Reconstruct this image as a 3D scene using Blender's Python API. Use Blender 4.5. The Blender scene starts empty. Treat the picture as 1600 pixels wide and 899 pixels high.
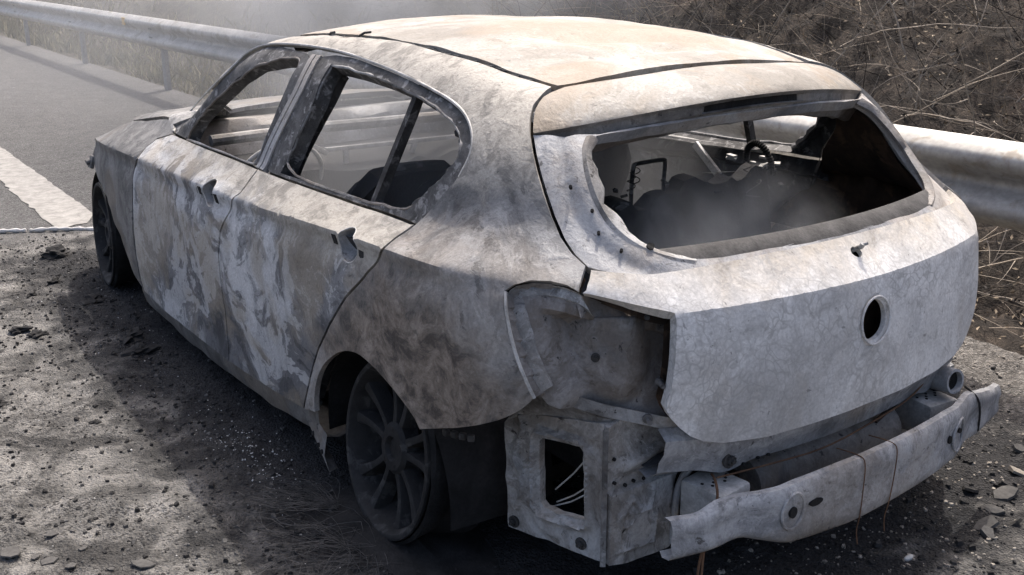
import bpy, bmesh, math, random
import numpy as np
from mathutils import Vector, Matrix
from mathutils.geometry import delaunay_2d_cdt

# ------------------------------------------------------------------ camera, sky, sun, exposure
S = bpy.context.scene
COL = S.collection
random.seed(7)
RNG = np.random.default_rng(11)

cam_d = bpy.data.cameras.new("camera")
cam = bpy.data.objects.new("camera", cam_d)
COL.objects.link(cam)
cam_d.sensor_fit = 'HORIZONTAL'
cam_d.sensor_width = 36.0
cam_d.lens = 37.01
cam_d.clip_start = 0.05
cam_d.clip_end = 2000.0
_R = ((-0.5807811, -0.8140384, -0.00589983),
      (0.24960565, -0.18497178, 0.95051694),
      (-0.77484859, 0.55056964, 0.3106167))          # rows: right, up, back
cam.matrix_world = Matrix(((_R[0][0], _R[1][0], _R[2][0], -2.18950),
                           (_R[0][1], _R[1][1], _R[2][1], 2.02848),
                           (_R[0][2], _R[1][2], _R[2][2], 1.50425),
                           (0, 0, 0, 1)))
S.camera = cam

SUN_DIR = Vector((0.36, -0.47, 1.0)).normalized()       # towards the sun
elev = math.asin(SUN_DIR.z)
W = bpy.data.worlds.new("World")
S.world = W
W.use_nodes = True
nt = W.node_tree
sky = nt.nodes.new("ShaderNodeTexSky")
sky.sky_type = 'NISHITA'
sky.sun_disc = False
sky.sun_elevation = elev
sky.sun_rotation = math.atan2(SUN_DIR.x, SUN_DIR.y)
sky.altitude = 300
sky.air_density = 0.8
sky.dust_density = 9.0
sky.ozone_density = 1.0
bg = nt.nodes["Background"]
bg.inputs["Strength"].default_value = 0.15
nt.links.new(sky.outputs[0], bg.inputs[0])

sd = bpy.data.lights.new("sun", 'SUN')
sun = bpy.data.objects.new("sun", sd)
COL.objects.link(sun)
sd.energy = 2.0
sd.angle = math.radians(0.55)
sd.color = (1.0, 0.945, 0.875)
sun.rotation_euler = SUN_DIR.to_track_quat('Z', 'Y').to_euler()
sun.location = (3, -4, 8)

S.view_settings.view_transform = 'Standard'
S.view_settings.look = 'None'
S.view_settings.exposure = 0.98
S.view_settings.gamma = 1.0
S.view_settings.use_curve_mapping = False
S.render.engine = 'CYCLES'
S.cycles.max_bounces = 6
S.cycles.diffuse_bounces = 3
S.cycles.volume_bounces = 1
S.cycles.volume_step_rate = 2.0
S.cycles.volume_max_steps = 128

# ------------------------------------------------------------------ materials
def new_mat(name):
    m = bpy.data.materials.new(name)
    m.use_nodes = True
    t = m.node_tree
    return m, t, t.nodes["Principled BSDF"]

def noise(t, vec, scale, detail=6, rough=.6, dist=0.0):
    n = t.nodes.new("ShaderNodeTexNoise")
    n.inputs["Scale"].default_value = scale
    n.inputs["Detail"].default_value = detail
    n.inputs["Roughness"].default_value = rough
    n.inputs["Distortion"].default_value = dist
    t.links.new(vec, n.inputs["Vector"])
    return n.outputs["Fac"]

def ramp(t, fac, stops, interp='LINEAR'):
    r = t.nodes.new("ShaderNodeValToRGB")
    r.color_ramp.interpolation = interp
    e = r.color_ramp.elements
    while len(e) < len(stops):
        e.new(0.5)
    for el, (p, c) in zip(e, stops):
        el.position = p
        el.color = (c, c, c, 1) if isinstance(c, (int, float)) else (*c, 1)
    t.links.new(fac, r.inputs[0])
    return r.outputs[0]

def mix(t, fac, a, b, mode='MIX'):
    n = t.nodes.new("ShaderNodeMix")
    n.data_type = 'RGBA'
    n.blend_type = mode
    for sock, v in ((n.inputs[0], fac), (n.inputs[6], a), (n.inputs[7], b)):
        if isinstance(v, (int, float)):
            sock.default_value = v if sock.type == 'VALUE' else (v, v, v, 1)
        elif isinstance(v, tuple):
            sock.default_value = (*v, 1)
        else:
            t.links.new(v, sock)
    return n.outputs[2]

def math_n(t, op, a, b=0.0, clamp=False):
    n = t.nodes.new("ShaderNodeMath")
    n.operation = op
    n.use_clamp = clamp
    for sock, v in ((n.inputs[0], a), (n.inputs[1], b)):
        if isinstance(v, (int, float)):
            sock.default_value = v
        else:
            t.links.new(v, sock)
    return n.outputs[0]

def mapping(t, vec, scale=(1, 1, 1), loc=(0, 0, 0)):
    n = t.nodes.new("ShaderNodeMapping")
    n.inputs["Scale"].default_value = scale
    n.inputs["Location"].default_value = loc
    t.links.new(vec, n.inputs["Vector"])
    return n.outputs[0]

def bump(t, bsdf, h, strength, dist):
    b = t.nodes.new("ShaderNodeBump")
    b.inputs["Strength"].default_value = strength
    b.inputs["Distance"].default_value = dist
    t.links.new(h, b.inputs["Height"])
    t.links.new(b.outputs[0], bsdf.inputs["Normal"])

def coords(t):
    return t.nodes.new("ShaderNodeTexCoord").outputs["Object"]

MAT = {}

def burnt(name, c_dark, c_mid, c_pale, tan=(.33, .27, .20), tan_amt=.5, patch=2.0, seed=0.0,
          streak=.3, crackle=0.0, soot=.5, rough=.62, cream=None, cream_z=(1.0, 1.1), brown=None, marble=.5, bmp=.32):
    """Bare, heat-scaled sheet steel: marbled pale ash, grey scale and tan oxide."""
    m, t, b = new_mat(name)
    raw = coords(t)
    o = mapping(t, raw, loc=(seed, seed * 1.7, seed * .6))
    wob = t.nodes.new("ShaderNodeTexNoise")
    wob.inputs["Scale"].default_value = 2.6
    wob.inputs["Detail"].default_value = 4
    t.links.new(o, wob.inputs["Vector"])
    warped = mix(t, .30, o, wob.outputs["Color"], 'ADD')
    # broad soft scorch zones, then hard-edged tide lines and flaked islands
    n0 = noise(t, mapping(t, warped, loc=(1.7, 6.1, 3.3)), patch * .75, 7, .55, .6)
    base = ramp(t, n0, [(.36, c_dark), (.47, c_mid), (.60, c_pale)])
    n1 = noise(t, mapping(t, warped, (1, 1, .9)), patch, 10, .60, 1.1)
    tide = ramp(t, n1, [(.30, c_dark), (.425, c_dark), (.437, c_mid), (.475, c_mid), (.483, c_pale), (.565, c_pale),
                        (.575, c_mid), (.60, c_dark), (.62, c_mid), (.63, c_pale), (.8, c_pale)])
    base = mix(t, marble, base, tide)
    n1b = noise(t, mapping(t, warped, loc=(4.2, 1.1, 7.7)), patch * 3.1, 9, .68, .7)
    base = mix(t, ramp(t, n1b, [(.54, 0.0), (.58, .5), (.70, .7)]), base, c_mid)
    n1c = noise(t, mapping(t, warped, loc=(9, 3, 2)), patch * 7.5, 10, .74, .4)
    isl = ramp(t, n0, [(.44, 0.0), (.54, 1.0)])
    base = mix(t, math_n(t, 'MULTIPLY', ramp(t, n1c, [(.52, 0.0), (.545, .75), (.7, .85)]), isl), base, c_pale)
    base = mix(t, ramp(t, n1c, [(.37, .7), (.42, 0.0)]), base, c_dark)
    rel = base
    # drip and wash streaks
    st = noise(t, mapping(t, warped, (6, 6, 2.2)), 1.9, 7, .64, .9)
    base = mix(t, math_n(t, 'MULTIPLY', ramp(t, st, [(.50, 0.0), (.60, 1.0)]), streak), base, c_dark)
    # tan and rust oxide
    tn = noise(t, mapping(t, warped, loc=(2.5, 8.3, 5.1)), 1.6, 8, .62, 1.0)
    base = mix(t, math_n(t, 'MULTIPLY', ramp(t, tn, [(.49, 0.0), (.56, .8), (.62, 1.0)]), tan_amt), base, tan)
    sp = t.nodes.new("ShaderNodeSeparateXYZ"); t.links.new(raw, sp.inputs[0])
    if brown:
        # heavier rust scale baked on round the burning rear tyre
        vd = t.nodes.new("ShaderNodeVectorMath"); vd.operation = 'DISTANCE'
        cb = t.nodes.new("ShaderNodeCombineXYZ"); t.links.new(sp.outputs[0], cb.inputs[0]); t.links.new(sp.outputs[2], cb.inputs[2])
        t.links.new(cb.outputs[0], vd.inputs[0]); vd.inputs[1].default_value = (-.08, 0, .34)
        dd = math_n(t, 'ADD', vd.outputs["Value"], math_n(t, 'MULTIPLY', math_n(t, 'SUBTRACT', n1b, .5), .55))
        base = mix(t, ramp(t, dd, [(.30, .9), (.56, 0.0)]), base, ramp(t, n1c, [(.40, (.055, .045, .038)), (.5, brown), (.62, (.30, .255, .21))]))
    if cream:  # upper zone: painted sunlight on doors and body sides, tan stain on tailgate
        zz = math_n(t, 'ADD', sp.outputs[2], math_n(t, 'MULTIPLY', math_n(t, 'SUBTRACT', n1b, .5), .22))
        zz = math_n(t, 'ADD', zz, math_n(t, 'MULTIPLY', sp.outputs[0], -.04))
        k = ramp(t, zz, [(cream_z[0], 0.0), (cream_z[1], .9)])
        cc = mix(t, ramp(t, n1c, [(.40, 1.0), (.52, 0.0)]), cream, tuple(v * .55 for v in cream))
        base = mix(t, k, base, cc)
    # soot flecks
    fl = noise(t, o, 30, 6, .64, .4)
    base = mix(t, math_n(t, 'MULTIPLY', ramp(t, fl, [(.645, 0.0), (.68, 1.0)]), soot), base, (.035, .033, .032))
    fine = noise(t, o, 140, 4, .6)
    base = mix(t, 1.0, base, ramp(t, fine, [(.25, .78), (.75, 1.16)]), 'MULTIPLY')
    h = math_n(t, 'ADD', math_n(t, 'MULTIPLY', fine, .7), math_n(t, 'MULTIPLY', n1c, 1.8))
    h = math_n(t, 'ADD', h, math_n(t, 'MULTIPLY', rel, 1.0))
    bl = noise(t, o, 26, 3, .5)
    h = math_n(t, 'ADD', h, math_n(t, 'MULTIPLY', ramp(t, bl, [(.56, 0.0), (.70, 1.0)]), 1.0))
    if crackle:
        v = t.nodes.new("ShaderNodeTexVoronoi")
        v.feature = 'DISTANCE_TO_EDGE'
        v.inputs["Scale"].default_value = 36
        t.links.new(mix(t, .16, o, noise_col(t, o, 7), 'ADD'), v.inputs["Vector"])
        vv = ramp(t, v.outputs["Distance"], [(.0, 1.0), (.11, 0.0)])
        msk = ramp(t, noise(t, o, 3.3, 5, .6), [(.38, 0.0), (.56, 1.0)])
        vv = math_n(t, 'MULTIPLY', math_n(t, 'MULTIPLY', vv, msk), ramp(t, noise(t, o, 17, 5, .6), [(.36, .1), (.52, 1.0)]))
        base = mix(t, math_n(t, 'MULTIPLY', vv, crackle), base, c_dark)
        h = math_n(t, 'SUBTRACT', h, math_n(t, 'MULTIPLY', vv, .25))
    t.links.new(base, b.inputs["Base Color"])
    b.inputs["Roughness"].default_value = rough
    b.inputs["Specular IOR Level"].default_value = .35
    bump(t, b, h, bmp, .004)
    MAT[name] = m
    return m

def noise_col(t, vec, scale):
    n = t.nodes.new("ShaderNodeTexNoise"); n.inputs["Scale"].default_value = scale; n.inputs["Detail"].default_value = 3
    t.links.new(vec, n.inputs["Vector"])
    return n.outputs["Color"]

def simple(name, c1, c2, scale=8, rough=.8, metallic=0.0, bmp=.3, bd=.004, c3=None):
    m, t, b = new_mat(name)
    o = coords(t)
    n = noise(t, o, scale, 8, .65, .4)
    col = ramp(t, n, [(.36, c1), (.64, c2)])
    if c3:
        col = mix(t, ramp(t, noise(t, o, scale * 2.3, 6, .6, .5), [(.55, 0.0), (.63, 1.0)]), col, c3)
    f = noise(t, o, scale * 11, 4, .6)
    col = mix(t, 1.0, col, ramp(t, f, [(.25, .75), (.75, 1.2)]), 'MULTIPLY')
    t.links.new(col, b.inputs["Base Color"])
    b.inputs["Roughness"].default_value = rough
    b.inputs["Metallic"].default_value = metallic
    b.inputs["Specular IOR Level"].default_value = .3
    bump(t, b, math_n(t, 'ADD', f, n), bmp, bd)
    MAT[name] = m
    return m

G = lambda v, w=0.0: (v * (1 + w), v, v * (1 - w))
CREAM = (.40, .372, .325)  # sunlit tone of shoulder and roof rail put into the colour, with oxide
burnt("burnt_door", (.06, .061, .066), (.175, .177, .184), (.58, .58, .577), tan=(.34, .29, .22), tan_amt=.6, patch=1.7, seed=1.3, streak=.25, cream=CREAM, cream_z=(.69, .75), marble=.65)  # cream paints the sunlit shoulder band into the door colour
burnt("burnt_quarter", (.075, .074, .074), (.185, .182, .177), (.43, .422, .408), tan=(.22, .18, .138), tan_amt=.4, patch=1.9, seed=4.1, streak=.4, cream=CREAM, cream_z=(.95, 1.09), brown=(.18, .145, .115), marble=.25)  # cream on the roof rail: part heat oxide, part painted sunlight
burnt("burnt_fender", (.052, .05, .048), (.11, .107, .102), (.23, .223, .212), tan=(.18, .148, .113), tan_amt=.6, patch=1.8, seed=2.2, streak=.4, marble=.4)
burnt("burnt_roof", (.165, .15, .127), (.255, .233, .20), (.375, .36, .332), tan=(.26, .20, .138), tan_amt=.7, patch=1.3, seed=6.4, streak=.2, soot=.5, marble=.4)
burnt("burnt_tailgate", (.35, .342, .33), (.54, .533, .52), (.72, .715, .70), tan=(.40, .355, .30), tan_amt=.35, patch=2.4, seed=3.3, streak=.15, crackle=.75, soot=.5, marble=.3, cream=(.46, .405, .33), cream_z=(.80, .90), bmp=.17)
burnt("burnt_frame", (.16, .164, .17), (.30, .303, .31), (.46, .46, .46), tan=(.36, .30, .23), tan_amt=.45, patch=2.8, seed=8.1, streak=.2, soot=.7, marble=.3)
burnt("burnt_inner", (.05, .047, .045), (.15, .144, .137), (.36, .36, .355), tan=(.19, .15, .115), tan_amt=.5, patch=3.4, seed=5.6, streak=.3, soot=1.0, marble=.3)
burnt("burnt_well", (.045, .043, .041), (.14, .136, .13), (.40, .402, .405), tan=(.13, .10, .075), tan_amt=.55, patch=3.0, seed=2.4, streak=.25, soot=1.0, marble=.2)
burnt("burnt_plate", (.075, .072, .07), (.22, .215, .208), (.48, .478, .47), tan=(.21, .172, .132), tan_amt=.5, patch=4.4, seed=7.1, streak=.3, soot=1.0, marble=.4)
burnt("burnt_lip", (.06, .056, .052), (.13, .122, .113), (.27, .26, .245), tan=(.22, .18, .14), tan_amt=.5, patch=3.0, seed=7.7, streak=.2, soot=.9, marble=.2)
burnt("burnt_beam", (.115, .117, .122), (.235, .238, .245), (.41, .413, .42), tan=(.30, .24, .17), tan_amt=.35, patch=4.6, seed=9.4, streak=.3, soot=.8, marble=.3)
simple("sooty_metal", (.02, .019, .018), (.075, .072, .07), 9, .75, c3=(.15, .145, .14))
simple("frame_metal", (.035, .034, .033), (.13, .127, .124), 14, .7, c3=(.26, .255, .25))
simple("soot_strip", (.03, .029, .029), (.085, .082, .08), 14, .8)
simple("char", (.008, .008, .008), (.026, .025, .025), 10, .9, bd=.01)
simple("char_grey", (.02, .02, .022), (.07, .07, .073), 6, .9, c3=(.13, .13, .132))
simple("rust_dark", (.018, .012, .009), (.06, .038, .026), 5, .85, c3=(.10, .062, .04))
simple("alloy_burnt", (.010, .010, .0104), (.026, .0256, .026), 8, .7, c3=(.05, .049, .048))
simple("rust_wire", (.085, .045, .026), (.17, .095, .055), 20, .85)
simple("grey_wire", (.04, .04, .04), (.12, .115, .11), 20, .7)
simple("bare_pale", (.30, .29, .27), (.55, .54, .52), 14, .6)

# ------------------------------------------------------------------ mesh helpers
def tag(o, label=None, cat=None, group=None, kind=None):
    if label: o["label"] = label
    if cat: o["category"] = cat
    if group: o["group"] = group
    if kind: o["kind"] = kind
    return o

def empty(name, loc):
    o = bpy.data.objects.new(name, None)
    o.empty_display_size = .2
    o.location = loc
    COL.objects.link(o)
    return o

def set_parent(o, p):
    o.parent = p
    if p is not None and p.type == 'EMPTY':
        o.matrix_parent_inverse = Matrix.Translation(-p.location)

def mk(name, verts, faces, mat, parent=None, angle=35, smooth=True):
    me = bpy.data.meshes.new(name)
    me.from_pydata([tuple(map(float, v)) for v in verts], [], [tuple(map(int, f)) for f in faces])
    me.validate()
    if smooth:
        me.shade_smooth()
        me.set_sharp_from_angle(angle=math.radians(angle))
    me.materials.append(MAT[mat] if isinstance(mat, str) else mat)
    o = bpy.data.objects.new(name, me)
    COL.objects.link(o)
    if parent is not None:
        set_parent(o, parent)
    return o

class MB:
    def __init__(s):
        s.v = []; s.f = []
    def add(s, v, f):
        n = len(s.v)
        s.v += [tuple(p) for p in v]
        s.f += [tuple(i + n for i in q) for q in f]
        return s
    def box(s, c, size, rot=None, bev=.0):
        bm = bmesh.new()
        bmesh.ops.create_cube(bm, size=1)
        for v in bm.verts: v.co = Vector((v.co.x * size[0], v.co.y * size[1], v.co.z * size[2]))
        if bev: bmesh.ops.bevel(bm, geom=bm.edges[:], offset=bev, segments=2, affect='EDGES', profile=.6)
        R = rot if rot is not None else Matrix.Identity(3)
        vs = [tuple(R @ v.co + Vector(c)) for v in bm.verts]
        bm.verts.index_update()
        fs = [tuple(v.index for v in f.verts) for f in bm.faces]
        bm.free()
        return s.add(vs, fs)
    def tube(s, pts, r, sides=8, closed=False, cap=True):
        pts = [Vector(p) for p in pts]
        n = len(pts)
        rs = r if isinstance(r, (list, tuple)) else [r] * n
        up = None
        vs = []; fs = []
        for i, p in enumerate(pts):
            a = pts[(i - 1) % n] if (closed or i > 0) else p
            b = pts[(i + 1) % n] if (closed or i < n - 1) else p
            d = (b - a)
            d = d.normalized() if d.length > 1e-9 else Vector((0, 0, 1))
            if up is None:
                up = d.orthogonal().normalized()
            up = (up - d * up.dot(d))
            up = up.normalized() if up.length > 1e-6 else d.orthogonal().normalized()
            w = d.cross(up)
            for k in range(sides):
                t = 2 * math.pi * k / sides
                vs.append(tuple(p + (up * math.cos(t) + w * math.sin(t)) * rs[i]))
        for i in range(n if closed else n - 1):
            j = (i + 1) % n
            for k in range(sides):
                k2 = (k + 1) % sides
                fs.append((i * sides + k, i * sides + k2, j * sides + k2, j * sides + k))
        if cap and not closed:
            fs.append(tuple(range(sides - 1, -1, -1)))
            fs.append(tuple((n - 1) * sides + k for k in range(sides)))
        return s.add(vs, fs)
    def lathe(s, prof, seg=48, axis='y'):
        """prof: list of (r, h) turned about the y axis"""
        vs = []; fs = []
        for k in range(seg):
            t = 2 * math.pi * k / seg
            for r, h in prof:
                vs.append((r * math.cos(t), h, r * math.sin(t)))
        m = len(prof)
        for k in range(seg):
            k2 = (k + 1) % seg
            for i in range(m - 1):
                fs.append((k * m + i, k2 * m + i, k2 * m + i + 1, k * m + i + 1))
        return s.add(vs, fs)
    def grid(s, P):
        """P: rows of points"""
        r = len(P); c = len(P[0])
        vs = [p for row in P for p in row]
        fs = [(i * c + j, i * c + j + 1, (i + 1) * c + j + 1, (i + 1) * c + j) for i in range(r - 1) for j in range(c - 1)]
        return s.add(vs, fs)
    def xf(s, M):
        s.v = [tuple(M @ Vector(p)) for p in s.v]
        return s
    def mirror(s):
        s.v = [(x, -y, z) for x, y, z in s.v]
        s.f = [tuple(reversed(q)) for q in s.f]
        return s
    def build(s, name, mat, parent=None, angle=35, smooth=True):
        return mk(name, s.v, s.f, mat, parent, angle, smooth)

def mirror_copy(o, parent=None, name=None, mat=None):
    me = o.data.copy()
    me.transform(Matrix.Scale(-1, 4, (0, 1, 0)))
    me.flip_normals()
    c = bpy.data.objects.new(name or o.name.split('.')[0], me)
    COL.objects.link(c)
    if mat:
        me.materials.clear(); me.materials.append(MAT[mat])
    if parent is not None:
        set_parent(c, parent)
    return c

def vnoise(p, seed=0):
    """value noise, p (...,3) -> [-1,1]"""
    p = np.asarray(p, float)
    i = np.floor(p).astype(np.int64); f = p - i
    f = f * f * (3 - 2 * f)
    def h(a, b, c):
        n = (a * 374761393 + b * 668265263 + c * 2147483647 + seed * 144665) & 0xffffffff
        n = ((n ^ (n >> 13)) * 1274126177) & 0xffffffff
        n = ((n ^ (n >> 16)) * 2246822519) & 0xffffffff
        return ((n ^ (n >> 15)) & 0xffff) / 32767.5 - 1
    x, y, z = i[..., 0], i[..., 1], i[..., 2]
    u, v, w = f[..., 0], f[..., 1], f[..., 2]
    L = lambda a, b, t: a + (b - a) * t
    return L(L(L(h(x, y, z), h(x + 1, y, z), u), L(h(x, y + 1, z), h(x + 1, y + 1, z), u), v),
             L(L(h(x, y, z + 1), h(x + 1, y, z + 1), u), L(h(x, y + 1, z + 1), h(x + 1, y + 1, z + 1), u), v), w)

def fbm(p, octv=4, seed=0):
    s = 0; a = 1; p = np.asarray(p, float)
    for k in range(octv):
        s = s + a * vnoise(p * 2 ** k, seed + k)
        a *= .5
    return s

# ------------------------------------------------------------------ the body's skin as one smooth surface
def pchip(xs,ys):
    xs=np.array(xs,float);ys=np.array(ys,float)
    if xs[0]>xs[-1]: xs=xs[::-1];ys=ys[::-1]
    h=np.diff(xs);d=np.diff(ys)/h;m=np.zeros(len(xs))
    for i in range(1,len(xs)-1):
        if d[i-1]*d[i]>0:
            w1=2*h[i]+h[i-1];w2=h[i]+2*h[i-1];m[i]=(w1+w2)/(w1/d[i-1]+w2/d[i])
    m[0]=d[0];m[-1]=d[-1]
    def f(x):
        x=np.asarray(x,float);i=np.clip(np.searchsorted(xs,x)-1,0,len(h)-1)
        t=(x-xs[i])/h[i];lin=np.where(t<0,ys[0]+m[0]*(x-xs[0]),ys[-1]+m[-1]*(x-xs[-1]))
        tt=np.clip(t,0,1);a=tt*tt*(3-2*tt)
        v=ys[i]*(1-a)+ys[i+1]*a+h[i]*(m[i]*(tt-2*tt**2+tt**3)+m[i+1]*(tt**3-tt**2))
        return np.where((t<0)|(t>1),lin,v)
    return f
def smax(a,b,k):
    h=np.maximum(k-np.abs(a-b),0)/k
    return np.maximum(a,b)+h*h*k*.25
def smin(a,b,k): return -smax(-a,-b,k)
def rmax(a,b,r):
    return np.minimum(-r,np.maximum(a,b))+np.hypot(np.maximum(r+a,0),np.maximum(r+b,0))
ZC=pchip([3.1,2.1,1.27,.76,.32,0,-.5,-.9],[.655,.700,.722,.752,.784,.803,.815,.82])
ZB=pchip([3.1,2.0,1.0,.47,0,-.5,-.9],[.77,.803,.823,.836,.85,.87,.88])
WC=pchip([3.3,3.0,2.5,2.1,1.0,.3,0,-.3,-.5,-.7,-.9],[.72,.80,.846,.858,.866,.869,.872,.852,.815,.745,.65])
WB=pchip([3.1,2.0,1.5,1.0,0,-.2,-.45,-.7,-.9],[.64,.722,.742,.752,.768,.757,.715,.645,.58])
def Ys(x,z):
    zc=ZC(x);zb=ZB(x);wc=WC(x);wb=WB(x)
    q=(zc-z)/(zc-.12)
    low=wc+.020*q+.010*np.sin(np.pi*np.clip(q,0,1))-.012*np.exp(-((zc-z-.035)/.03)**2)-np.maximum(.155-z,0)**2*6
    m=(wc-wb)/(zb-zc)
    sh=wc-(z-zc)*m+.006
    dz=z-zb
    gr=wb-.36*dz-.16*np.maximum(dz,0)**2
    k=np.clip(.02+.35*(.05-x),.02,.13)
    up=smax(sh,gr,k)
    return smin(low,up,.014)
ZR0=pchip([-1.0,-.45,-.38,-.15,.15,.5,.95,1.3,1.5,1.7,1.95,2.08,2.4,2.6,2.8,3.0,3.2],[.98,1.135,1.157,1.212,1.258,1.275,1.268,1.24,1.19,1.075,.905,.885,.86,.825,.77,.70,.60])
def Zr(x,y):
    a=np.abs(y)
    k=np.clip((x-1.75)/.3,0,1)
    return ZR0(x)-(1-.55*k)*.036*(a/.48)**2-(1-k)*.35*np.maximum(a-.5,0)**1.5
XL=pchip([.1,.38,.45,.6,.7,.8,1.4],[-.70,-.79,-.802,-.803,-.795,-.784,-.76])
XU=pchip([.6,.775,.835,1.14,1.4],[-.96,-.777,-.708,-.385,-.10])
def Xr(y,z):
    a=np.abs(y)
    return smax(XL(z),XU(z),.006)+.27*a*a+.5*np.maximum(a-.5,0)**2
def F(p):
    x,y,z=p[...,0],p[...,1],p[...,2]
    a=np.abs(y)
    s=(a-Ys(x,z))/np.where(z>ZC(x),1.12,1.0)
    r=(Xr(y,z)-x)/np.where(z>.79,1.3,1.05)
    t=(z-Zr(x,y))/1.05
    rad=np.clip(.2-(z-.85)*.35,.11,.2)
    f=rmax(s,r,rad)
    f=rmax(f,t,np.clip(.085-(x-.9)*.09,.035,.085))
    return f
def march(o,d,tmax,n=160,t0=0.,outward=False):
    """first sign change along ray o+t d; outside->inside (or inside->outside)"""
    o=np.atleast_2d(o);d=np.atleast_2d(d)
    N=len(o);ts=np.linspace(t0,tmax,n)
    pts=o[:,None,:]+d[:,None,:]*ts[None,:,None]
    f=F(pts)
    if outward: f=-f
    ins=f<0
    i=ins.argmax(1);ok=ins.any(1);i=np.maximum(i,1)
    lo=ts[i-1];hi=ts[i]
    for _ in range(26):
        m=(lo+hi)/2;fm=F(o+d*m[:,None]);fm=-fm if outward else fm
        w=fm<0;hi=np.where(w,m,hi);lo=np.where(w,lo,m)
    return o+d*hi[:,None],ok
# capsule parameterisation
A0=.3;ZA=.72
def cap_ray(a,ph):
    psi=np.maximum(A0-a,0)/.8
    o=np.stack([np.maximum(a,A0),0*a,0*a+ZA],-1)
    d=np.stack([-np.sin(psi),np.cos(psi)*np.cos(ph),np.cos(psi)*np.sin(ph)],-1)
    return o,d
def cap_inv(p):
    x,y,z=p[...,0],p[...,1],p[...,2]-ZA
    ph=np.arctan2(z,y);rr=np.hypot(y,z)
    a=np.where(x>=A0,x,A0-.8*np.arctan2(A0-x,rr))
    return a,ph
def cap(a,ph):
    o,d=cap_ray(np.asarray(a,float),np.asarray(ph,float))
    p,ok=march(o,d,2.0,outward=True)
    return p


def gradF(p):
    e = 1e-4
    g = np.stack([F(p + np.eye(3)[k] * e) - F(p - np.eye(3)[k] * e) for k in range(3)], -1)
    return g / (np.linalg.norm(g, axis=-1, keepdims=True) + 1e-9)

class CapMap:
    k = .72
    def to2(s, p):
        a, ph = cap_inv(np.asarray(p, float)); return np.stack([a, ph * s.k], -1)
    def to3(s, q):
        q = np.asarray(q, float); return cap(q[:, 0], q[:, 1] / s.k)
class RearMap:
    def to2(s, p):
        p = np.asarray(p, float); return np.stack([p[..., 1], p[..., 2]], -1)
    def to3(s, q):
        q = np.asarray(q, float)
        o = np.stack([0 * q[:, 0] - 1.2, q[:, 0], q[:, 1]], -1)
        p, ok = march(o, np.repeat([[1., 0, 0]], len(q), 0), 1.2, n=260)
        return p
class PlaneMap:
    def __init__(s, o, u, v):
        s.o = np.array(o, float); s.u = np.array(u, float); s.v = np.array(v, float)
    def to2(s, p):
        d = np.asarray(p, float) - s.o; return np.stack([d @ s.u, d @ s.v], -1)
    def to3(s, q):
        q = np.asarray(q, float); return s.o + q[:, :1] * s.u + q[:, 1:] * s.v
CAP = CapMap(); REAR = RearMap()

def resample(P, h):
    out = []
    n = len(P)
    for i in range(n):
        a = P[i]; b = P[(i + 1) % n]
        m = max(1, int(math.ceil(np.linalg.norm(b - a) / h)))
        for k in range(m):
            out.append(a + (b - a) * k / m)
    return np.array(out)

def chaikin(P, n=1):
    """round an open polyline a little, ends kept"""
    P = [np.array(p, float) for p in P]
    for _ in range(n):
        Q = [P[0]]
        for a, b in zip(P[:-1], P[1:]):
            Q += [a * .75 + b * .25, a * .25 + b * .75]
        Q.append(P[-1]); P = Q
    return [list(p) for p in P]

def inset2(P, d):
    n = len(P)
    A = .5 * np.sum(P[:, 0] * np.roll(P[:, 1], -1) - np.roll(P[:, 0], -1) * P[:, 1])
    sgn = 1 if A > 0 else -1
    e = np.roll(P, -1, 0) - P
    nrm = np.stack([-e[:, 1], e[:, 0]], 1) * sgn
    nrm /= np.linalg.norm(nrm, axis=1, keepdims=True) + 1e-12
    m = nrm + np.roll(nrm, 1, 0)
    m /= np.maximum(np.linalg.norm(m, axis=1, keepdims=True), .35)
    return P + m * d

def inside(P, q):
    x, y = q[:, 0], q[:, 1]
    r = np.zeros(len(q), bool)
    for a, b in zip(P, np.roll(P, -1, 0)):
        c = ((a[1] > y) != (b[1] > y)) & (x < (b[0] - a[0]) * (y - a[1]) / (b[1] - a[1] + 1e-15) + a[0])
        r ^= c
    return r

def seg_dist(P, q):
    d = np.full(len(q), 9.)
    for a, b in zip(P, np.roll(P, -1, 0)):
        e = b - a
        t = np.clip(((q - a) @ e) / (e @ e + 1e-15), 0, 1)
        d = np.minimum(d, np.linalg.norm(q - a - t[:, None] * e, axis=1))
    return d

def warp_default(p):
    return .0034 * fbm(p * 4.0, 2, 5) + .0013 * fbm(p * 15., 2, 9)

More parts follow.
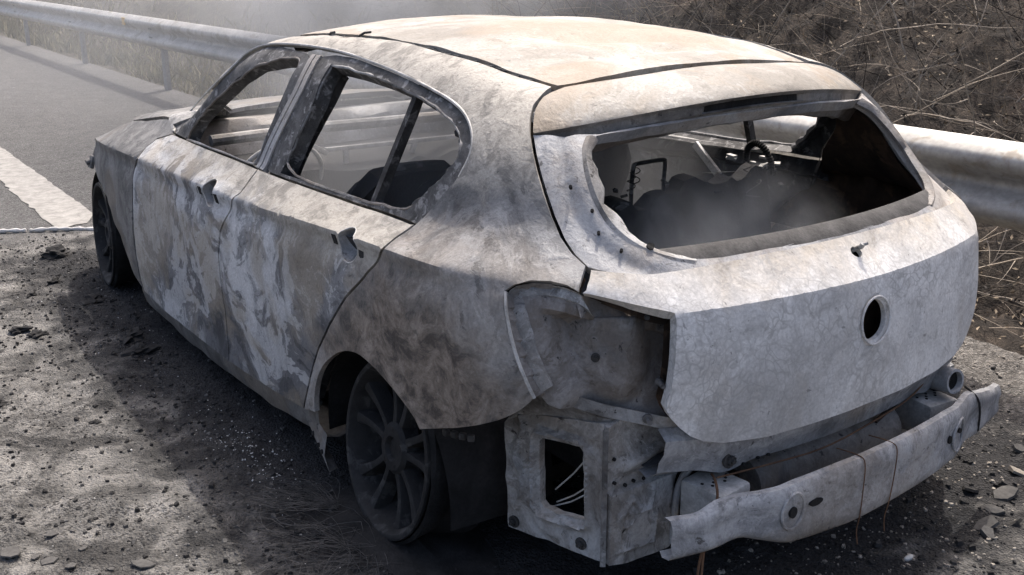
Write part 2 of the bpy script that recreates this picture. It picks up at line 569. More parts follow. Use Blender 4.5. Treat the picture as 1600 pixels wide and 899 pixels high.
def panel(name, loops, mat, parent=None, pm=CAP, inset=.0028, off=0.0, flange=.016, res=.02, extra=None,
          warp=warp_default, depth=None, hole_flange=None, normal=None, raw=False, angle=40):
    """A pressed sheet-metal panel: outline (and holes) laid on the body surface, with turned-in edges."""
    L2 = []
    for i, lp in enumerate(loops):
        q = resample(pm.to2(resample(np.array(lp, float), res * .9)), res * .9)
        L2.append(inset2(q, inset if i == 0 else -0.0))
    outer = L2[0]
    lo = outer.min(0); hi = outer.max(0)
    gx = np.arange(lo[0], hi[0], res); gy = np.arange(lo[1], hi[1], res * .87)
    XX, YY = np.meshgrid(gx, gy)
    XX = XX + (np.arange(len(gy)) % 2)[:, None] * res * .5
    g = np.stack([XX.ravel(), YY.ravel()], 1)
    if extra is not None:
        ex = pm.to2(np.array(extra, float))
        dd = np.full(len(g), 9.)
        for k in range(0, len(ex), 64):
            dd = np.minimum(dd, np.linalg.norm(g[:, None] - ex[None, k:k + 64], axis=2).min(1))
        g = np.concatenate([g[dd > res * .45], ex])
    keep = inside(outer, g) & (seg_dist(outer, g) > res * .35)
    for h in L2[1:]:
        keep &= ~inside(h, g) & (seg_dist(h, g) > res * .35)
    g = g[keep]
    V = []; E = []
    for q in L2:
        n0 = len(V); V += [Vector(p) for p in q]; m = len(q)
        E += [(n0 + i, n0 + (i + 1) % m) for i in range(m)]
    nb = len(V)
    V += [Vector(p) for p in g]
    ov, oe, of, *_ = delaunay_2d_cdt(V, E, [], 0, 1e-6)
    q2 = np.array([(v.x, v.y) for v in ov])
    tri = np.array([f for f in of if len(f) == 3])
    cen = q2[tri].mean(1)
    ok = inside(outer, cen)
    for h in L2[1:]:
        ok &= ~inside(h, cen)
    tri = tri[ok]
    used = np.unique(tri)
    rm = np.full(len(q2), -1); rm[used] = np.arange(len(used))
    tri = rm[tri]; q2 = q2[used]
    p3 = pm.to3(q2)
    if normal is not None:
        nr = np.repeat(np.array([normal], float), len(p3), 0)
    else:
        nr = gradF(p3)
    o_ = off + (depth(p3, q2) if depth else 0.0)
    w_ = warp(p3) if warp else 0.0
    p3 = p3 + nr * np.broadcast_to(w_ - o_, len(p3))[:, None]
    # orient outwards
    fn = np.cross(p3[tri[:, 1]] - p3[tri[:, 0]], p3[tri[:, 2]] - p3[tri[:, 0]])
    flip = np.einsum('ij,ij->i', fn, nr[tri[:, 0]]) < 0
    tri[flip] = tri[flip][:, ::-1]
    faces = [tuple(t) for t in tri]
    verts = [tuple(p) for p in p3]
    cnt = {}
    for t in tri:
        for a, b in ((t[0], t[1]), (t[1], t[2]), (t[2], t[0])):
            cnt[(a, b)] = 1
    be = [(a, b) for (a, b) in cnt if (b, a) not in cnt]
    hf = flange if hole_flange is None else hole_flange
    dup = {}
    dist_out = seg_dist(outer, q2)
    for a, b in be:
        for k in (a, b):
            if k not in dup:
                d = flange if dist_out[k] < 1e-4 else hf
                dup[k] = len(verts)
                verts.append(tuple(p3[k] - nr[k] * d))
        faces.append((b, a, dup[a], dup[b]))
    if raw:
        return verts, faces
    return mk(name, verts, faces, mat, parent, angle)

def onF(kind, a, b):
    if kind == 'xy': return march([[a, b, 2.]], [[0, 0, -1.]], 2., n=600)[0][0]
    if kind == 'xz': return march([[a, 1.4, b]], [[0, -1., 0]], 1.4, n=600)[0][0]
    return march([[-1.6, a, b]], [[1., 0, 0]], 1.6, n=600)[0][0]

TR = {
    'ditch': [[1.25, 0.49, 1.209], [0.95, 0.486, 1.231], [0.67, 0.487, 1.237], [0.45, 0.496, 1.236], [0.24, 0.502, 1.225], [0.08, 0.5, 1.212], [-0.036, 0.494, 1.195], [-0.165, 0.467, 1.175]],
    'tgseam': [[-0.19, 0.515, 1.161], [-0.209, 0.554, 1.143], [-0.233, 0.581, 1.12], [-0.258, 0.601, 1.096], [-0.295, 0.621, 1.06], [-0.33, 0.635, 1.023], [-0.366, 0.644, 0.979], [-0.402, 0.65, 0.936], [-0.447, 0.656, 0.896], [-0.488, 0.658, 0.87], [-0.529, 0.652, 0.849]],
    'lightcut': [[-0.557, 0.695, 0.804], [-0.533, 0.711, 0.814], [-0.5, 0.728, 0.818], [-0.467, 0.754, 0.816], [-0.443, 0.779, 0.806], [-0.427, 0.793, 0.79], [-0.443, 0.805, 0.763], [-0.46, 0.807, 0.718], [-0.48, 0.802, 0.657], [-0.501, 0.793, 0.609], [-0.518, 0.783, 0.572]],
    'qbottom': [[-0.512, 0.787, 0.559], [-0.491, 0.801, 0.534], [-0.455, 0.822, 0.506], [-0.409, 0.844, 0.482], [-0.329, 0.869, 0.449], [-0.194, 0.884, 0.397]],
    'arch': [[-0.173, 0.885, 0.42], [-0.128, 0.888, 0.448], [-0.062, 0.89, 0.474], [0.02, 0.891, 0.496], [0.097, 0.89, 0.501], [0.164, 0.89, 0.487], [0.236, 0.89, 0.457], [0.312, 0.89, 0.4], [0.36, 0.891, 0.341], [0.386, 0.891, 0.279], [0.39, 0.89, 0.227]],
    'rdseam': [[0.473, 0.889, 0.205], [0.427, 0.89, 0.292], [0.386, 0.89, 0.368], [0.346, 0.889, 0.431], [0.271, 0.886, 0.532], [0.169, 0.882, 0.636], [0.074, 0.878, 0.71], [0.034, 0.866, 0.751], [-0.001, 0.866, 0.789], [-0.019, 0.864, 0.809], [-0.011, 0.824, 0.828], [-0.02, 0.775, 0.856]],
    'dlo': [[-0.068, 0.744, 0.912], [-0.127, 0.715, 0.981], [-0.143, 0.689, 1.037], [-0.116, 0.666, 1.076], [-0.063, 0.645, 1.108], [0.017, 0.63, 1.133], [0.135, 0.619, 1.151], [0.299, 0.604, 1.171], [0.51, 0.586, 1.187], [0.751, 0.565, 1.199], [0.989, 0.558, 1.199], [1.23, 0.556, 1.19], [1.4, 0.555, 1.172], [1.483, 0.581, 1.139], [1.525, 0.632, 1.078], [1.669, 0.658, 0.997], [2.198, 0.551, 0.854], [1.935, 0.725, 0.813]],
    'apil': [[1.99, 0.705, 0.831], [1.93, 0.668, 0.855], [1.7, 0.6, 1.008], [1.5, 0.548, 1.139], [1.36, 0.515, 1.188]],
    'belt': [[1.913, 0.733, 0.807], [1.412, 0.751, 0.816], [1.0, 0.76, 0.823], [0.731, 0.766, 0.829], [0.445, 0.769, 0.839], [0.183, 0.77, 0.849], [-0.017, 0.776, 0.855]],
    'bseam': [[1.0, 0.76, 0.823], [0.987, 0.796, 0.795], [0.961, 0.841, 0.762], [1.017, 0.857, 0.703], [1.049, 0.87, 0.656], [1.081, 0.875, 0.612], [1.099, 0.881, 0.528], [1.091, 0.885, 0.448], [1.068, 0.887, 0.349], [1.067, 0.887, 0.235], [1.083, 0.886, 0.155]],
    'fdbot': [[1.083, 0.886, 0.155], [1.325, 0.884, 0.145], [1.538, 0.882, 0.137], [1.801, 0.88, 0.139], [2.034, 0.879, 0.151]],
    'rdbot': [[0.473, 0.889, 0.205], [0.638, 0.889, 0.188], [0.844, 0.888, 0.17], [1.083, 0.886, 0.155]],
    'fseam': [[2.034, 0.879, 0.151], [2.06, 0.88, 0.191], [2.079, 0.88, 0.297], [2.077, 0.878, 0.405], [2.07, 0.873, 0.513], [2.057, 0.868, 0.593], [2.064, 0.85, 0.662], [1.994, 0.853, 0.71], [2.035, 0.809, 0.742], [2.02, 0.765, 0.775], [1.913, 0.733, 0.807]],
    'farch': [[2.047, 0.879, 0.161], [2.138, 0.879, 0.199], [2.225, 0.878, 0.262], [2.296, 0.875, 0.329], [2.401, 0.871, 0.391], [2.532, 0.862, 0.45], [2.693, 0.849, 0.498], [2.781, 0.839, 0.526]],
    'ffront': [[2.93, 0.819, 0.56], [2.93, 0.806, 0.61], [2.88, 0.81, 0.67], [2.8, 0.77, 0.708], [2.72, 0.735, 0.739], [2.6, 0.715, 0.765], [2.4, 0.7, 0.796], [2.2, 0.69, 0.829], [2.05, 0.695, 0.842]],
    'fwin': [[1.778, 0.736, 0.813], [1.727, 0.707, 0.883], [1.61, 0.68, 0.963], [1.445, 0.646, 1.059], [1.291, 0.621, 1.123], [1.153, 0.604, 1.153], [1.003, 0.593, 1.168], [0.982, 0.614, 1.145], [1.015, 0.683, 1.001], [1.069, 0.743, 0.844], [1.066, 0.755, 0.827], [1.328, 0.748, 0.824]],
    'dseam': [[0.902, 0.58, 1.18], [0.886, 0.643, 1.1], [0.943, 0.691, 0.984], [0.989, 0.729, 0.886], [1.003, 0.759, 0.825]],
    'rwin': [[0.775, 0.599, 1.167], [0.561, 0.61, 1.163], [0.403, 0.62, 1.155], [0.234, 0.632, 1.141], [0.07, 0.649, 1.116], [-0.032, 0.665, 1.088], [-0.084, 0.684, 1.055], [-0.091, 0.7, 1.023], [-0.047, 0.724, 0.965], [0.018, 0.745, 0.91], [0.071, 0.76, 0.868], [0.268, 0.761, 0.855], [0.855, 0.754, 0.836], [0.818, 0.717, 0.929], [0.772, 0.668, 1.052]],
    'roofrear': [[-0.173, 0.455, 1.175], [-0.181, 0.4, 1.181], [-0.193, 0.3, 1.189], [-0.201, 0.2, 1.195], [-0.206, 0.1, 1.199], [-0.208, 0.0, 1.2]],
    'tgskin': [[-0.537, 0.652, 0.845], [-0.561, 0.693, 0.803], [-0.699, 0.555, 0.768], [-0.707, 0.556, 0.729], [-0.71, 0.561, 0.674], [-0.712, 0.571, 0.604], [-0.708, 0.58, 0.56], [-0.713, 0.569, 0.537], [-0.72, 0.548, 0.511], [-0.729, 0.521, 0.486], [-0.738, 0.489, 0.468], [-0.75, 0.438, 0.454], [-0.774, 0.319, 0.445], [-0.798, 0.127, 0.451]],
    'tgband': [[-0.537, 0.652, 0.845], [-0.609, 0.572, 0.838], [-0.643, 0.47, 0.84], [-0.652, 0.425, 0.842], [-0.679, 0.253, 0.846], [-0.692, 0.048, 0.849]],
    'tgopenL': [[-0.354, 0.432, 1.1], [-0.346, 0.492, 1.094], [-0.369, 0.526, 1.07], [-0.411, 0.552, 1.026], [-0.459, 0.564, 0.971], [-0.51, 0.561, 0.923], [-0.566, 0.536, 0.888], [-0.612, 0.484, 0.864], [-0.635, 0.438, 0.854]],
    'tgopenB': [[-0.672, 0.245, 0.853], [-0.682, -0.034, 0.858], [-0.655, -0.346, 0.854]],
    'tgopenR': [[-0.65, -0.352, 0.857], [-0.593, -0.365, 0.908], [-0.507, -0.39, 0.985], [-0.441, -0.402, 1.043], [-0.396, -0.424, 1.073]],
    'qbar': [[0.23, 0.634, 1.138], [0.263, 0.76, 0.858]],
    'handleF': [[1.201, 0.853, 0.739]],
    'handleR': [[0.18, 0.867, 0.793]],
    'light_inner': [[-0.536, 0.771, 0.549], [-0.635, 0.683, 0.52], [-0.721, 0.547, 0.484]],
}


# ------------------------------------------------------------------ the burnt car
car = empty("burnt_car", (0.9, 0, 0))
tag(car, "burnt-out pale grey hatchback standing on its bare rims beside the guardrail", "car")
T = TR
mir = lambda L: [[x, -y, z] for x, y, z in L]
rev = lambda L: list(reversed(L))

_cx = np.repeat(np.arange(-.42, 3.0, .02), 6)
_cz = ZC(_cx) + np.tile((-.05, -.03, -.016, -.006, .004, .014), len(_cx) // 6)
crease = march(np.stack([_cx, 0 * _cx + 1.2, _cz], -1), np.repeat([[0, -1., 0]], len(_cx), 0), 1.0, n=200)[0]

# --- body sides: quarter panel, roof rail and screen pillar in one pressing
side_loop = T['ditch'] + T['tgseam'] + T['lightcut'] + chaikin(T['qbottom'], 1) + chaikin(T['arch'], 2) + T['rdseam'] + chaikin(T['dlo'], 1) + T['apil']
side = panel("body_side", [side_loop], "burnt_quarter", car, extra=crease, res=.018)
side2 = mirror_copy(side, car)

# --- door skins with the bare handle recesses
def local_loop(c, pts, tx, tz):
    return [list(CAP.to3(CAP.to2(np.array([np.array(c) + s * tx + t * tz])))[0]) for s, t in pts]

def oval(rx, rz, n=26, cx=0, cz=0, p=2.0):
    return [(cx + rx * math.copysign(abs(math.cos(t)) ** (2 / p), math.cos(t)), cz + rz * math.copysign(abs(math.sin(t)) ** (2 / p), math.sin(t)))
            for t in [2 * math.pi * k / n for k in range(n)]]

def rect(x0, x1, z0, z1):
    return [(x0, z0), (x1, z0), (x1, z1), (x0, z1)]

def handle_frame(c):
    n = gradF(np.array([c]))[0]
    tx = np.array([-1., 0, 0]); tx -= n * (tx @ n); tx /= np.linalg.norm(tx)
    tx = tx + np.array([0, 0, .07]); tx /= np.linalg.norm(tx)
    tz = np.cross(n, tx); tz = tz if tz[2] > 0 else -tz
    return n, tx, tz

def door(loop, hc, holes=True, belt=None):
    loops = [loop]
    n, tx, tz = handle_frame(hc)
    dish = oval(.050, .046)
    loops += [local_loop(hc, dish, tx, tz)]
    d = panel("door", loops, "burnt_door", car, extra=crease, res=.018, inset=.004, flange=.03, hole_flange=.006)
    # hollowed grip recess
    rim0 = np.array(local_loop(hc, dish + dish[:1], tx, tz)); rim0 += gradF(rim0) * (warp_default(rim0) - .0006)[:, None]
    cen = rim0.mean(0); cen[1] = rim0[:, 1].min() - .016
    rows = []
    for s_, dp in ((1.0, 0.0), (.96, .35), (.84, .72), (.6, .92), (.3, 1.0), (.02, 1.0)):
        fl_ = cen + (rim0 - cen) * np.array([s_, 1, s_]); fl_[:, 1] = rim0[:, 1] * (1 - dp) + cen[1] * dp
        rows.append([tuple(q) for q in fl_])
    r = MB().grid(rows).build("handle_recess", "burnt_plate", d)
    edge = [np.array(q) - n * .0002 for q in rows[0][:-1]]
    MB().tube(edge, .0019, 6, closed=True).build("handle_rim", "bare_pale", d)
    for x0, x1, z0, z1 in ((-.086, -.062, -.010, .018), (.056, .082, -.034, .006)):
        c = np.array(hc) + tx * (x0 + x1) / 2 + tz * (z0 + z1) / 2
        c = CAP.to3(CAP.to2(np.array([c])))[0]
        nn = gradF(np.array([c]))[0]
        t2 = tx - nn * (tx @ nn); t2 /= np.linalg.norm(t2); t3 = np.cross(nn, t2)
        Rm = Matrix((t2, t3, nn)).transposed()
        MB().box(c + nn * float(warp_default(np.array([c]))[0]), (x1 - x0, z1 - z0, .003), Rm).build("handle_cavity", "char", d)
    return d

fd_loop = T['belt'][:3] + T['bseam'][1:] + T['fdbot'][1:] + T['fseam'][1:-1]
rd_loop = T['belt'][2:] + rev(T['rdseam'])[1:] + T['rdbot'][1:] + rev(T['bseam'])[1:-1]
hF = list(onF('xz', T['handleF'][0][0], T['handleF'][0][2] - .022)); hR = list(onF('xz', T['handleR'][0][0], T['handleR'][0][2] - .022))
fd = door(fd_loop, hF)
rd = door(rd_loop, hR)
doors_r = []
for d in (fd, rd):
    c = mirror_copy(d, car)
    doors_r.append(c)
    for ch in d.children:
        mirror_copy(ch, c)

# --- window frames of the doors
fr_front = T['dseam'] + rev(T['belt'][:3])[1:] + rev(T['dlo'])[1:8]
dl = chaikin(T['dlo'], 1)
i0 = min(range(len(T['dlo'])), key=lambda i: abs(T['dlo'][i][0] - T['dseam'][0][0]))
fr_front = T['dlo'][i0 + 1:] + T['belt'][:3] + rev(T['dseam'])[1:]
fr_rear = rev(T['belt'][2:]) + T['dseam'][-2::-1] + rev(T['dlo'][:i0])
def ring(loop, hole, d, mat="frame_metal"):
    f = panel("window_frame", [chaikin(loop + loop[:1], 1)[:-1], hole], mat, d, off=.010, inset=.004, flange=.02, hole_flange=.05, res=.014)
    return f
f1 = ring(fr_front, T['fwin'], fd)
f2 = ring(fr_rear, T['rwin'], rd)
mirror_copy(f1, doors_r[0]); mirror_copy(f2, doors_r[1])

def on_off(p, d):
    p = np.array([p], float)
    return (p - gradF(p) * d)[0]
# pale pillar cappings either side of the shut line
for (off_a, off_b, d, dr) in ((.004, .030, fd, doors_r[0]), (-.034, -.004, rd, doors_r[1])):
    rows = []
    for p in chaikin(T['dseam'], 1):
        row = []
        for s in np.linspace(off_a, off_b, 4):
            q = CAP.to3(CAP.to2(np.array([[p[0] + s * (1.0 if True else 1), p[1], p[2]]])))
            row.append(tuple(q[0] - gradF(q)[0] * .004))
        row = [tuple(np.array(row[0]) - gradF(np.array([row[0]]))[0] * .02)] + row + [tuple(np.array(row[-1]) - gradF(np.array([row[-1]]))[0] * .02)]
        rows.append(row)
    o = MB().grid(rows).build("pillar_capping", "burnt_frame", d)
    mirror_copy(o, dr)
# centre pillar behind the door frames
rows = []
for p in chaikin(T['dseam'], 1):
    q = CAP.to3(CAP.to2(np.array([[p[0] + a, p[1], p[2]] for a in (.03, .0, -.05, -.085, -.09)])))
    nn = gradF(q)
    rows.append([tuple(v - m_ * d_) for v, m_, d_ in zip(q, nn, (.07, .045, .045, .05, .10))])
cp = MB().grid(rows).build("centre_pillar", "sooty_metal", side)
mirror_copy(cp, side2)
# quarter-light bar
def bar_on(pa, pb, w, dep, name, mat, par, offd=.02):
    pts = [np.array(pa) * (1 - t) + np.array(pb) * t for t in np.linspace(0, 1, 7)]
    rows = []
    for p in pts:
        c = on_off(p, offd); n = gradF(np.array([p]))[0]
        tx = np.array([1., 0, 0])
        rows.append([tuple(c + tx * w - n * dep), tuple(c + tx * w), tuple(c - tx * w), tuple(c - tx * w - n * dep), tuple(c + tx * w - n * dep)])
    o = MB().grid(rows).build(name, mat, par)
    return o
qb = bar_on(T['qbar'][0], T['qbar'][1], .011, .025, "quarter_light_bar", "sooty_metal", rd)
mirror_copy(qb, doors_r[1])
# ragged lips left round the glass openings
def lip(hole, d, dr, k):
    L = [np.array(p) for p in chaikin(hole + hole[:1], 2)]
    pts = [on_off(p, .013 + .004 * float(vnoise(p * 45 + k))) + np.array([.004 * float(vnoise(p * 38 + 2 * k)), 0, .004 * float(vnoise(p * 42 + 5 * k))]) for p in L[:-1]]
    o = MB().tube(pts, [.0035 + .003 * abs(float(vnoise(p * 60 + k))) for p in L[:-1]], 6, closed=True).build("seal_remains", "burnt_inner", d)
    mirror_copy(o, dr)
lip(T['fwin'], fd, doors_r[0], 1); lip(T['rwin'], rd, doors_r[1], 2)
# curled weather-strip remains at the back of the rear window
ws = [on_off(p, .03) for p in chaikin(T['rwin'][5:11], 2)]
w_ = MB().tube(ws, [.016 + .005 * math.sin(i * 1.7) for i in range(len(ws))], 8).build("window_seal", "char_grey", rd)
mirror_copy(w_, doors_r[1])
# rain gutter bead along the roof rail
gut = [on_off(p, .002) for p in chaikin(T['dlo'][1:], 2)]
g_ = MB().tube(gut, .0045, 6).build("gutter_bead", "bare_pale", side)
mirror_copy(g_, side2)

# --- front wings
wing_loop = rev(T['fseam']) + T['farch'][1:] + T['ffront']
wing = panel("front_wing", [wing_loop], "burnt_fender", car, extra=crease, res=.022, warp=lambda p: warp_default(p) * 2.2 - .012 * np.clip((p[:, 0] - 2.4) / .5, 0, 1) * (1 + vnoise(p * 5)))
mirror_copy(wing, car)
tipb = MB().box((2.90, .812, .548), (.05, .018, .06), Matrix.Rotation(.3, 3, 'X'), .006)
tipb.tube([(2.90, .818, .553), (2.90, .838, .548)], .014, 10)
tb = tipb.build("wing_bracket", "burnt_inner", wing)

# --- bonnet, roof, roof grooves
hl = [onF('xy', x, y) for x, y in ((2.62, .69), (2.55, .688), (2.4, .685), (2.2, .675), (2.02, .68), (1.995, .6), (1.99, .3), (1.985, 0.0))]
hl = [list(p) for p in hl]
hood_loop = hl + rev(mir(hl[:-1])) + [list(onF('xy', 2.70, -.5)), list(onF('xy', 2.76, 0)), list(onF('xy', 2.70, .5))]
hood = panel("bonnet", [hood_loop], "burnt_fender", car, res=.035, warp=lambda p: -.012 + .006 * fbm(p * 3.2, 3, 21) + .006 * np.exp(-((np.abs(p[:, 1]) - .62) / .05) ** 2))

groove = .008
dl_in = [list(onF('xy', p[0], p[1] - .019)) for p in T['ditch']]
dl_in[-1] = list(onF('xy', -.166, .452))
rear_l = [list(onF('xy', -.205 + .17 * y * y, y)) for y in (.4, .3, .2, .1, 0.)]
front_l = [list(onF('xy', x, y)) for x, y in ((1.345, 0), (1.335, .2), (1.30, .38))]
roof_loop = dl_in + rear_l + rev(mir(rear_l[:-1])) + rev(mir(dl_in)) + rev(mir(front_l[1:])) + front_l
def roof_warp(p):
    x, y = p[:, 0], p[:, 1]
    w = .004 * fbm(p * 3.0, 2, 31)
    w += -.012 * np.exp(-((x - .12 - .25 * y) / .055) ** 2) * np.exp(-((y + .10) / .30) ** 2)
    w += -.010 * np.exp(-((x + .05 - .12 * y) / .04) ** 2) * np.exp(-((y - .1) / .3) ** 2)
    w += .006 * np.exp(-((x - .30) / .08) ** 2) * np.exp(-((y - .1) / .35) ** 2)
    w += -.006 * np.sin(x * 9 + y * 3) * np.exp(-(y / .4) ** 2) * np.clip((.9 - x), 0, 1)
    return 1.5 * w + .0015 * fbm(p * 12, 2, 33)
roof = panel("roof", [roof_loop], "burnt_roof", car, res=.016, warp=roof_warp, flange=.02, inset=.001)
def strip_on(rowsL, mat, name, par):
    return MB().grid(rowsL).build(name, mat, par)
gr = []
for p in chaikin(T['ditch'], 2):
    gr.append([tuple(on_off(onF('xy', p[0], p[1] + dy), d)) for dy, d in ((.010, .003), (.003, .013), (-.010, .015), (-.021, .013), (-.026, .004))])
gs = strip_on(gr, "sooty_metal", "roof_groove", roof)
mirror_copy(gs, roof)
for i in range(26):
    x = random.uniform(-.12, .95)
    y = float(np.interp(x, [p[0] for p in rev(T['ditch'])], [p[1] for p in rev(T['ditch'])])) - .009 + random.uniform(-.004, .004)
    p = on_off(onF('xy', x, y), .008)
    MB().box(p, (random.uniform(.01, .05), .006, .008), Matrix.Rotation(random.uniform(-.2, .2), 3, 'Z')).build("trim_remains", "char_grey", roof)
# torn roof trim ends
for pts in ([(1.0, .485, 1.222), (.975, .487, 1.235), (.95, .487, 1.238)], [(.80, .484, 1.233), (.775, .472, 1.246), (.755, .46, 1.249)]):
    MB().tube(pts, .004, 6).build("roof_clip", "sooty_metal", roof)
# windscreen header rail
hdr = []
for y in np.linspace(-.49, .49, 15):
    x = 1.345 - .4 * y * y
    p = onF('xy', x - .02, y)
    hdr.append([(p[0] + .02, y, p[2] - .012), (p[0] + .055, y, p[2] - .03), (p[0] + .02, y, p[2] - .055), (p[0] - .07, y, p[2] - .05), (p[0] - .09, y, p[2] - .02)])
MB().grid(hdr).build("header_rail", "sooty_metal", car)
hdr = []
for y in np.linspace(-.46, .46, 15):
    x = -.19 + .17 * y * y
    p = onF('xy', x + .03, y)
    hdr.append([(p[0] + .09, y, p[2] - .02), (p[0] + .07, y, p[2] - .05), (p[0] - .0, y, p[2] - .055), (p[0] - .05, y, p[2] - .045), (p[0] - .06, y, p[2] - .03)])
MB().grid(hdr).build("rear_header_rail", "sooty_metal", car)

# --- tailgate: lower skin, window frame, spoiler
tg_half = T['tgskin'][:-1]
def E_(y): return list(onF('yz', y, .449))
bottom = [list(onF('yz', y, z)) for y, z in ((.319, .446), (.2, .449), (.1, .451), (0., .452))]
tg_l = T['tgskin'][:11] + [T['tgskin'][11]] + bottom
band = [list(onF('yz', y, z)) for y, z in ((.55, .838), (.47, .840), (.36, .843), (.25, .846), (.12, .848), (0., .849))]
tg_loop = tg_l + rev(mir(tg_l[:-1])) + mir(band[:-1]) + rev(band)
emb = [list(onF('yz', a, .664 + b)) for a, b in oval(.044, .049, 34)]
emb2 = [list(onF('yz', a + .0, .816 + b)) for a, b in oval(.017, .010, 16)]
tg_extra = np.array([onF('yz', y, z) for y in np.arange(-.56, .561, .02) for z in (.755, .768, .776, .783, .790, .80)])
def tg_warp(p):
    w = warp_default(p)
    r = np.hypot(p[:, 1], p[:, 2] - .664)
    w = w - .004 * np.exp(-((r - .050) / .008) ** 2) + .002 * np.exp(-((r - .064) / .006) ** 2)
    w = w - .008 * np.exp(-((p[:, 1] - .34) / .05) ** 2 - ((p[:, 2] - .62) / .04) ** 2) * 0
    return w
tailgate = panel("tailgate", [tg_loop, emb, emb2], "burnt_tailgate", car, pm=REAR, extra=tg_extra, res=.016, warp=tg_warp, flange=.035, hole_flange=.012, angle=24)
# badge recess bead
pts = [on_off(onF('yz', a, .664 + b), -.002) for a, b in oval(.052, .057, 44)]
MB().tube(pts, .0028, 8, closed=True).build("badge_rim", "burnt_tailgate", tailgate)
sp = on_off(onF('yz', -.006, .818), -.012)
MB().add(*panel('x', [[list(p) for p in tg_loop]], None, pm=REAR, off=.07, res=.05, flange=0, raw=True, warp=None)).build('tailgate_inner', 'rust_dark', tailgate)
MB().tube([sp + np.array([.05, 0, -.03]), sp, sp + np.array([-.004, 0, .008])], [.006, .006, .007], 10).tube([sp + np.array([-.002, 0, .004]), sp + np.array([-.012, -.008, .010])], .004, 8).build("wiper_spindle", "burnt_inner", tailgate)
MB().tube([(-.70, .03, .69), (-.74, .012, .675), (-.765, -.002, .65), (-.76, .02, .63)], .0022, 5).build("badge_wire", "rust_wire", tailgate)

# window surround
seamL = T['tgseam']
outer_l = [list(onF('yz', .47, 1.098))] + seamL[3:] + [list(onF('yz', y, .828)) for y in (.57, .47, .36, .25, .12, 0.)]
frame_loop = outer_l + rev(mir(outer_l[:-1]))
open_l = [list(onF('yz', 0, 1.112)), list(onF('yz', .15, 1.110)), list(onF('yz', .30, 1.105)), list(onF('yz', .40, 1.098))] + T['tgopenL'][1:-1] + [list(onF('yz', y, z)) for y, z in ((.43, .853), (.25, .854), (.1, .855))]
def jag(L, a):
    q = [np.array(p) for p in chaikin(L, 2)]
    return [list(p + np.array([0, 1, 1]) * a * vnoise(np.array(p) * 40 + 3)) for p in q]
opening = [open_l[0]] + jag(open_l[1:], .003) + [list(onF('yz', 0, .855))] + rev(mir(open_l[1:]))
def frame_depth(p, q):
    # pressed channel round the glass aperture
    d = seg_dist(CAP.to2(np.array(opening)), q)
    return .004 + .009 * np.clip((d - .03) / .02, 0, 1) * np.clip((.085 - d) / .03, 0, 1)
tgf = panel("window_surround", [frame_loop, opening], "burnt_frame", tailgate, off=.008, inset=.004, flange=.03, hole_flange=.03, res=.013, depth=frame_depth, warp=lambda p: .0012 * fbm(p * 9, 2, 3))
# ragged glass bond round the aperture
rows = []
lp = [np.array(p) for p in chaikin(open_l[4:-2] , 2)]
for i, p in enumerate(lp):
    n = gradF(np.array([p]))[0]
    c = np.array([-.45, 0, .98]); d = c - p; d -= n * (d @ n); d /= np.linalg.norm(d)
    k = .018 + .008 * float(vnoise(p * 30)) + .005 * float(vnoise(p * 90))
    rows.append([tuple(p - n * .012 - d * .012), tuple(p - n * .008 - d * .002), tuple(p - n * .013 + d * k * .6), tuple(p - n * .022 + d * k), tuple(p - n * .03 + d * k * .7)])
gb_ = MB().grid(rows).build("glass_bond", "burnt_inner", tailgate)
mirror_copy(gb_, tailgate)
for (y, z, r) in ((.515, .885, .0085), (.585, .95, .004), (.60, .995, .004), (.595, .91, .0035), (.575, .88, .0035)):
    p = onF('yz', y, z) if y < .58 else CAP.to3(CAP.to2(np.array([onF('yz', y, z)])))[0]
    n = gradF(np.array([p]))[0]
    q = p - n * .016
    o = MB().tube([q, q + n * .0105], r, 12).build("surround_hole", "char", tailgate)
# dark inner sill of the window
rows = []
for y in np.linspace(-.50, .50, 21):
    a = onF('yz', y, .850)
    rows.append([tuple(a + np.array([.008, 0, -.012])), tuple(a + np.array([.012, 0, -.005])), tuple(a + np.array([.040, 0, .014])), tuple(a + np.array([.055, 0, .018])), tuple(a + np.array([.075, 0, -.05]))])
MB().grid(rows).build("window_sill", "soot_strip", tailgate)

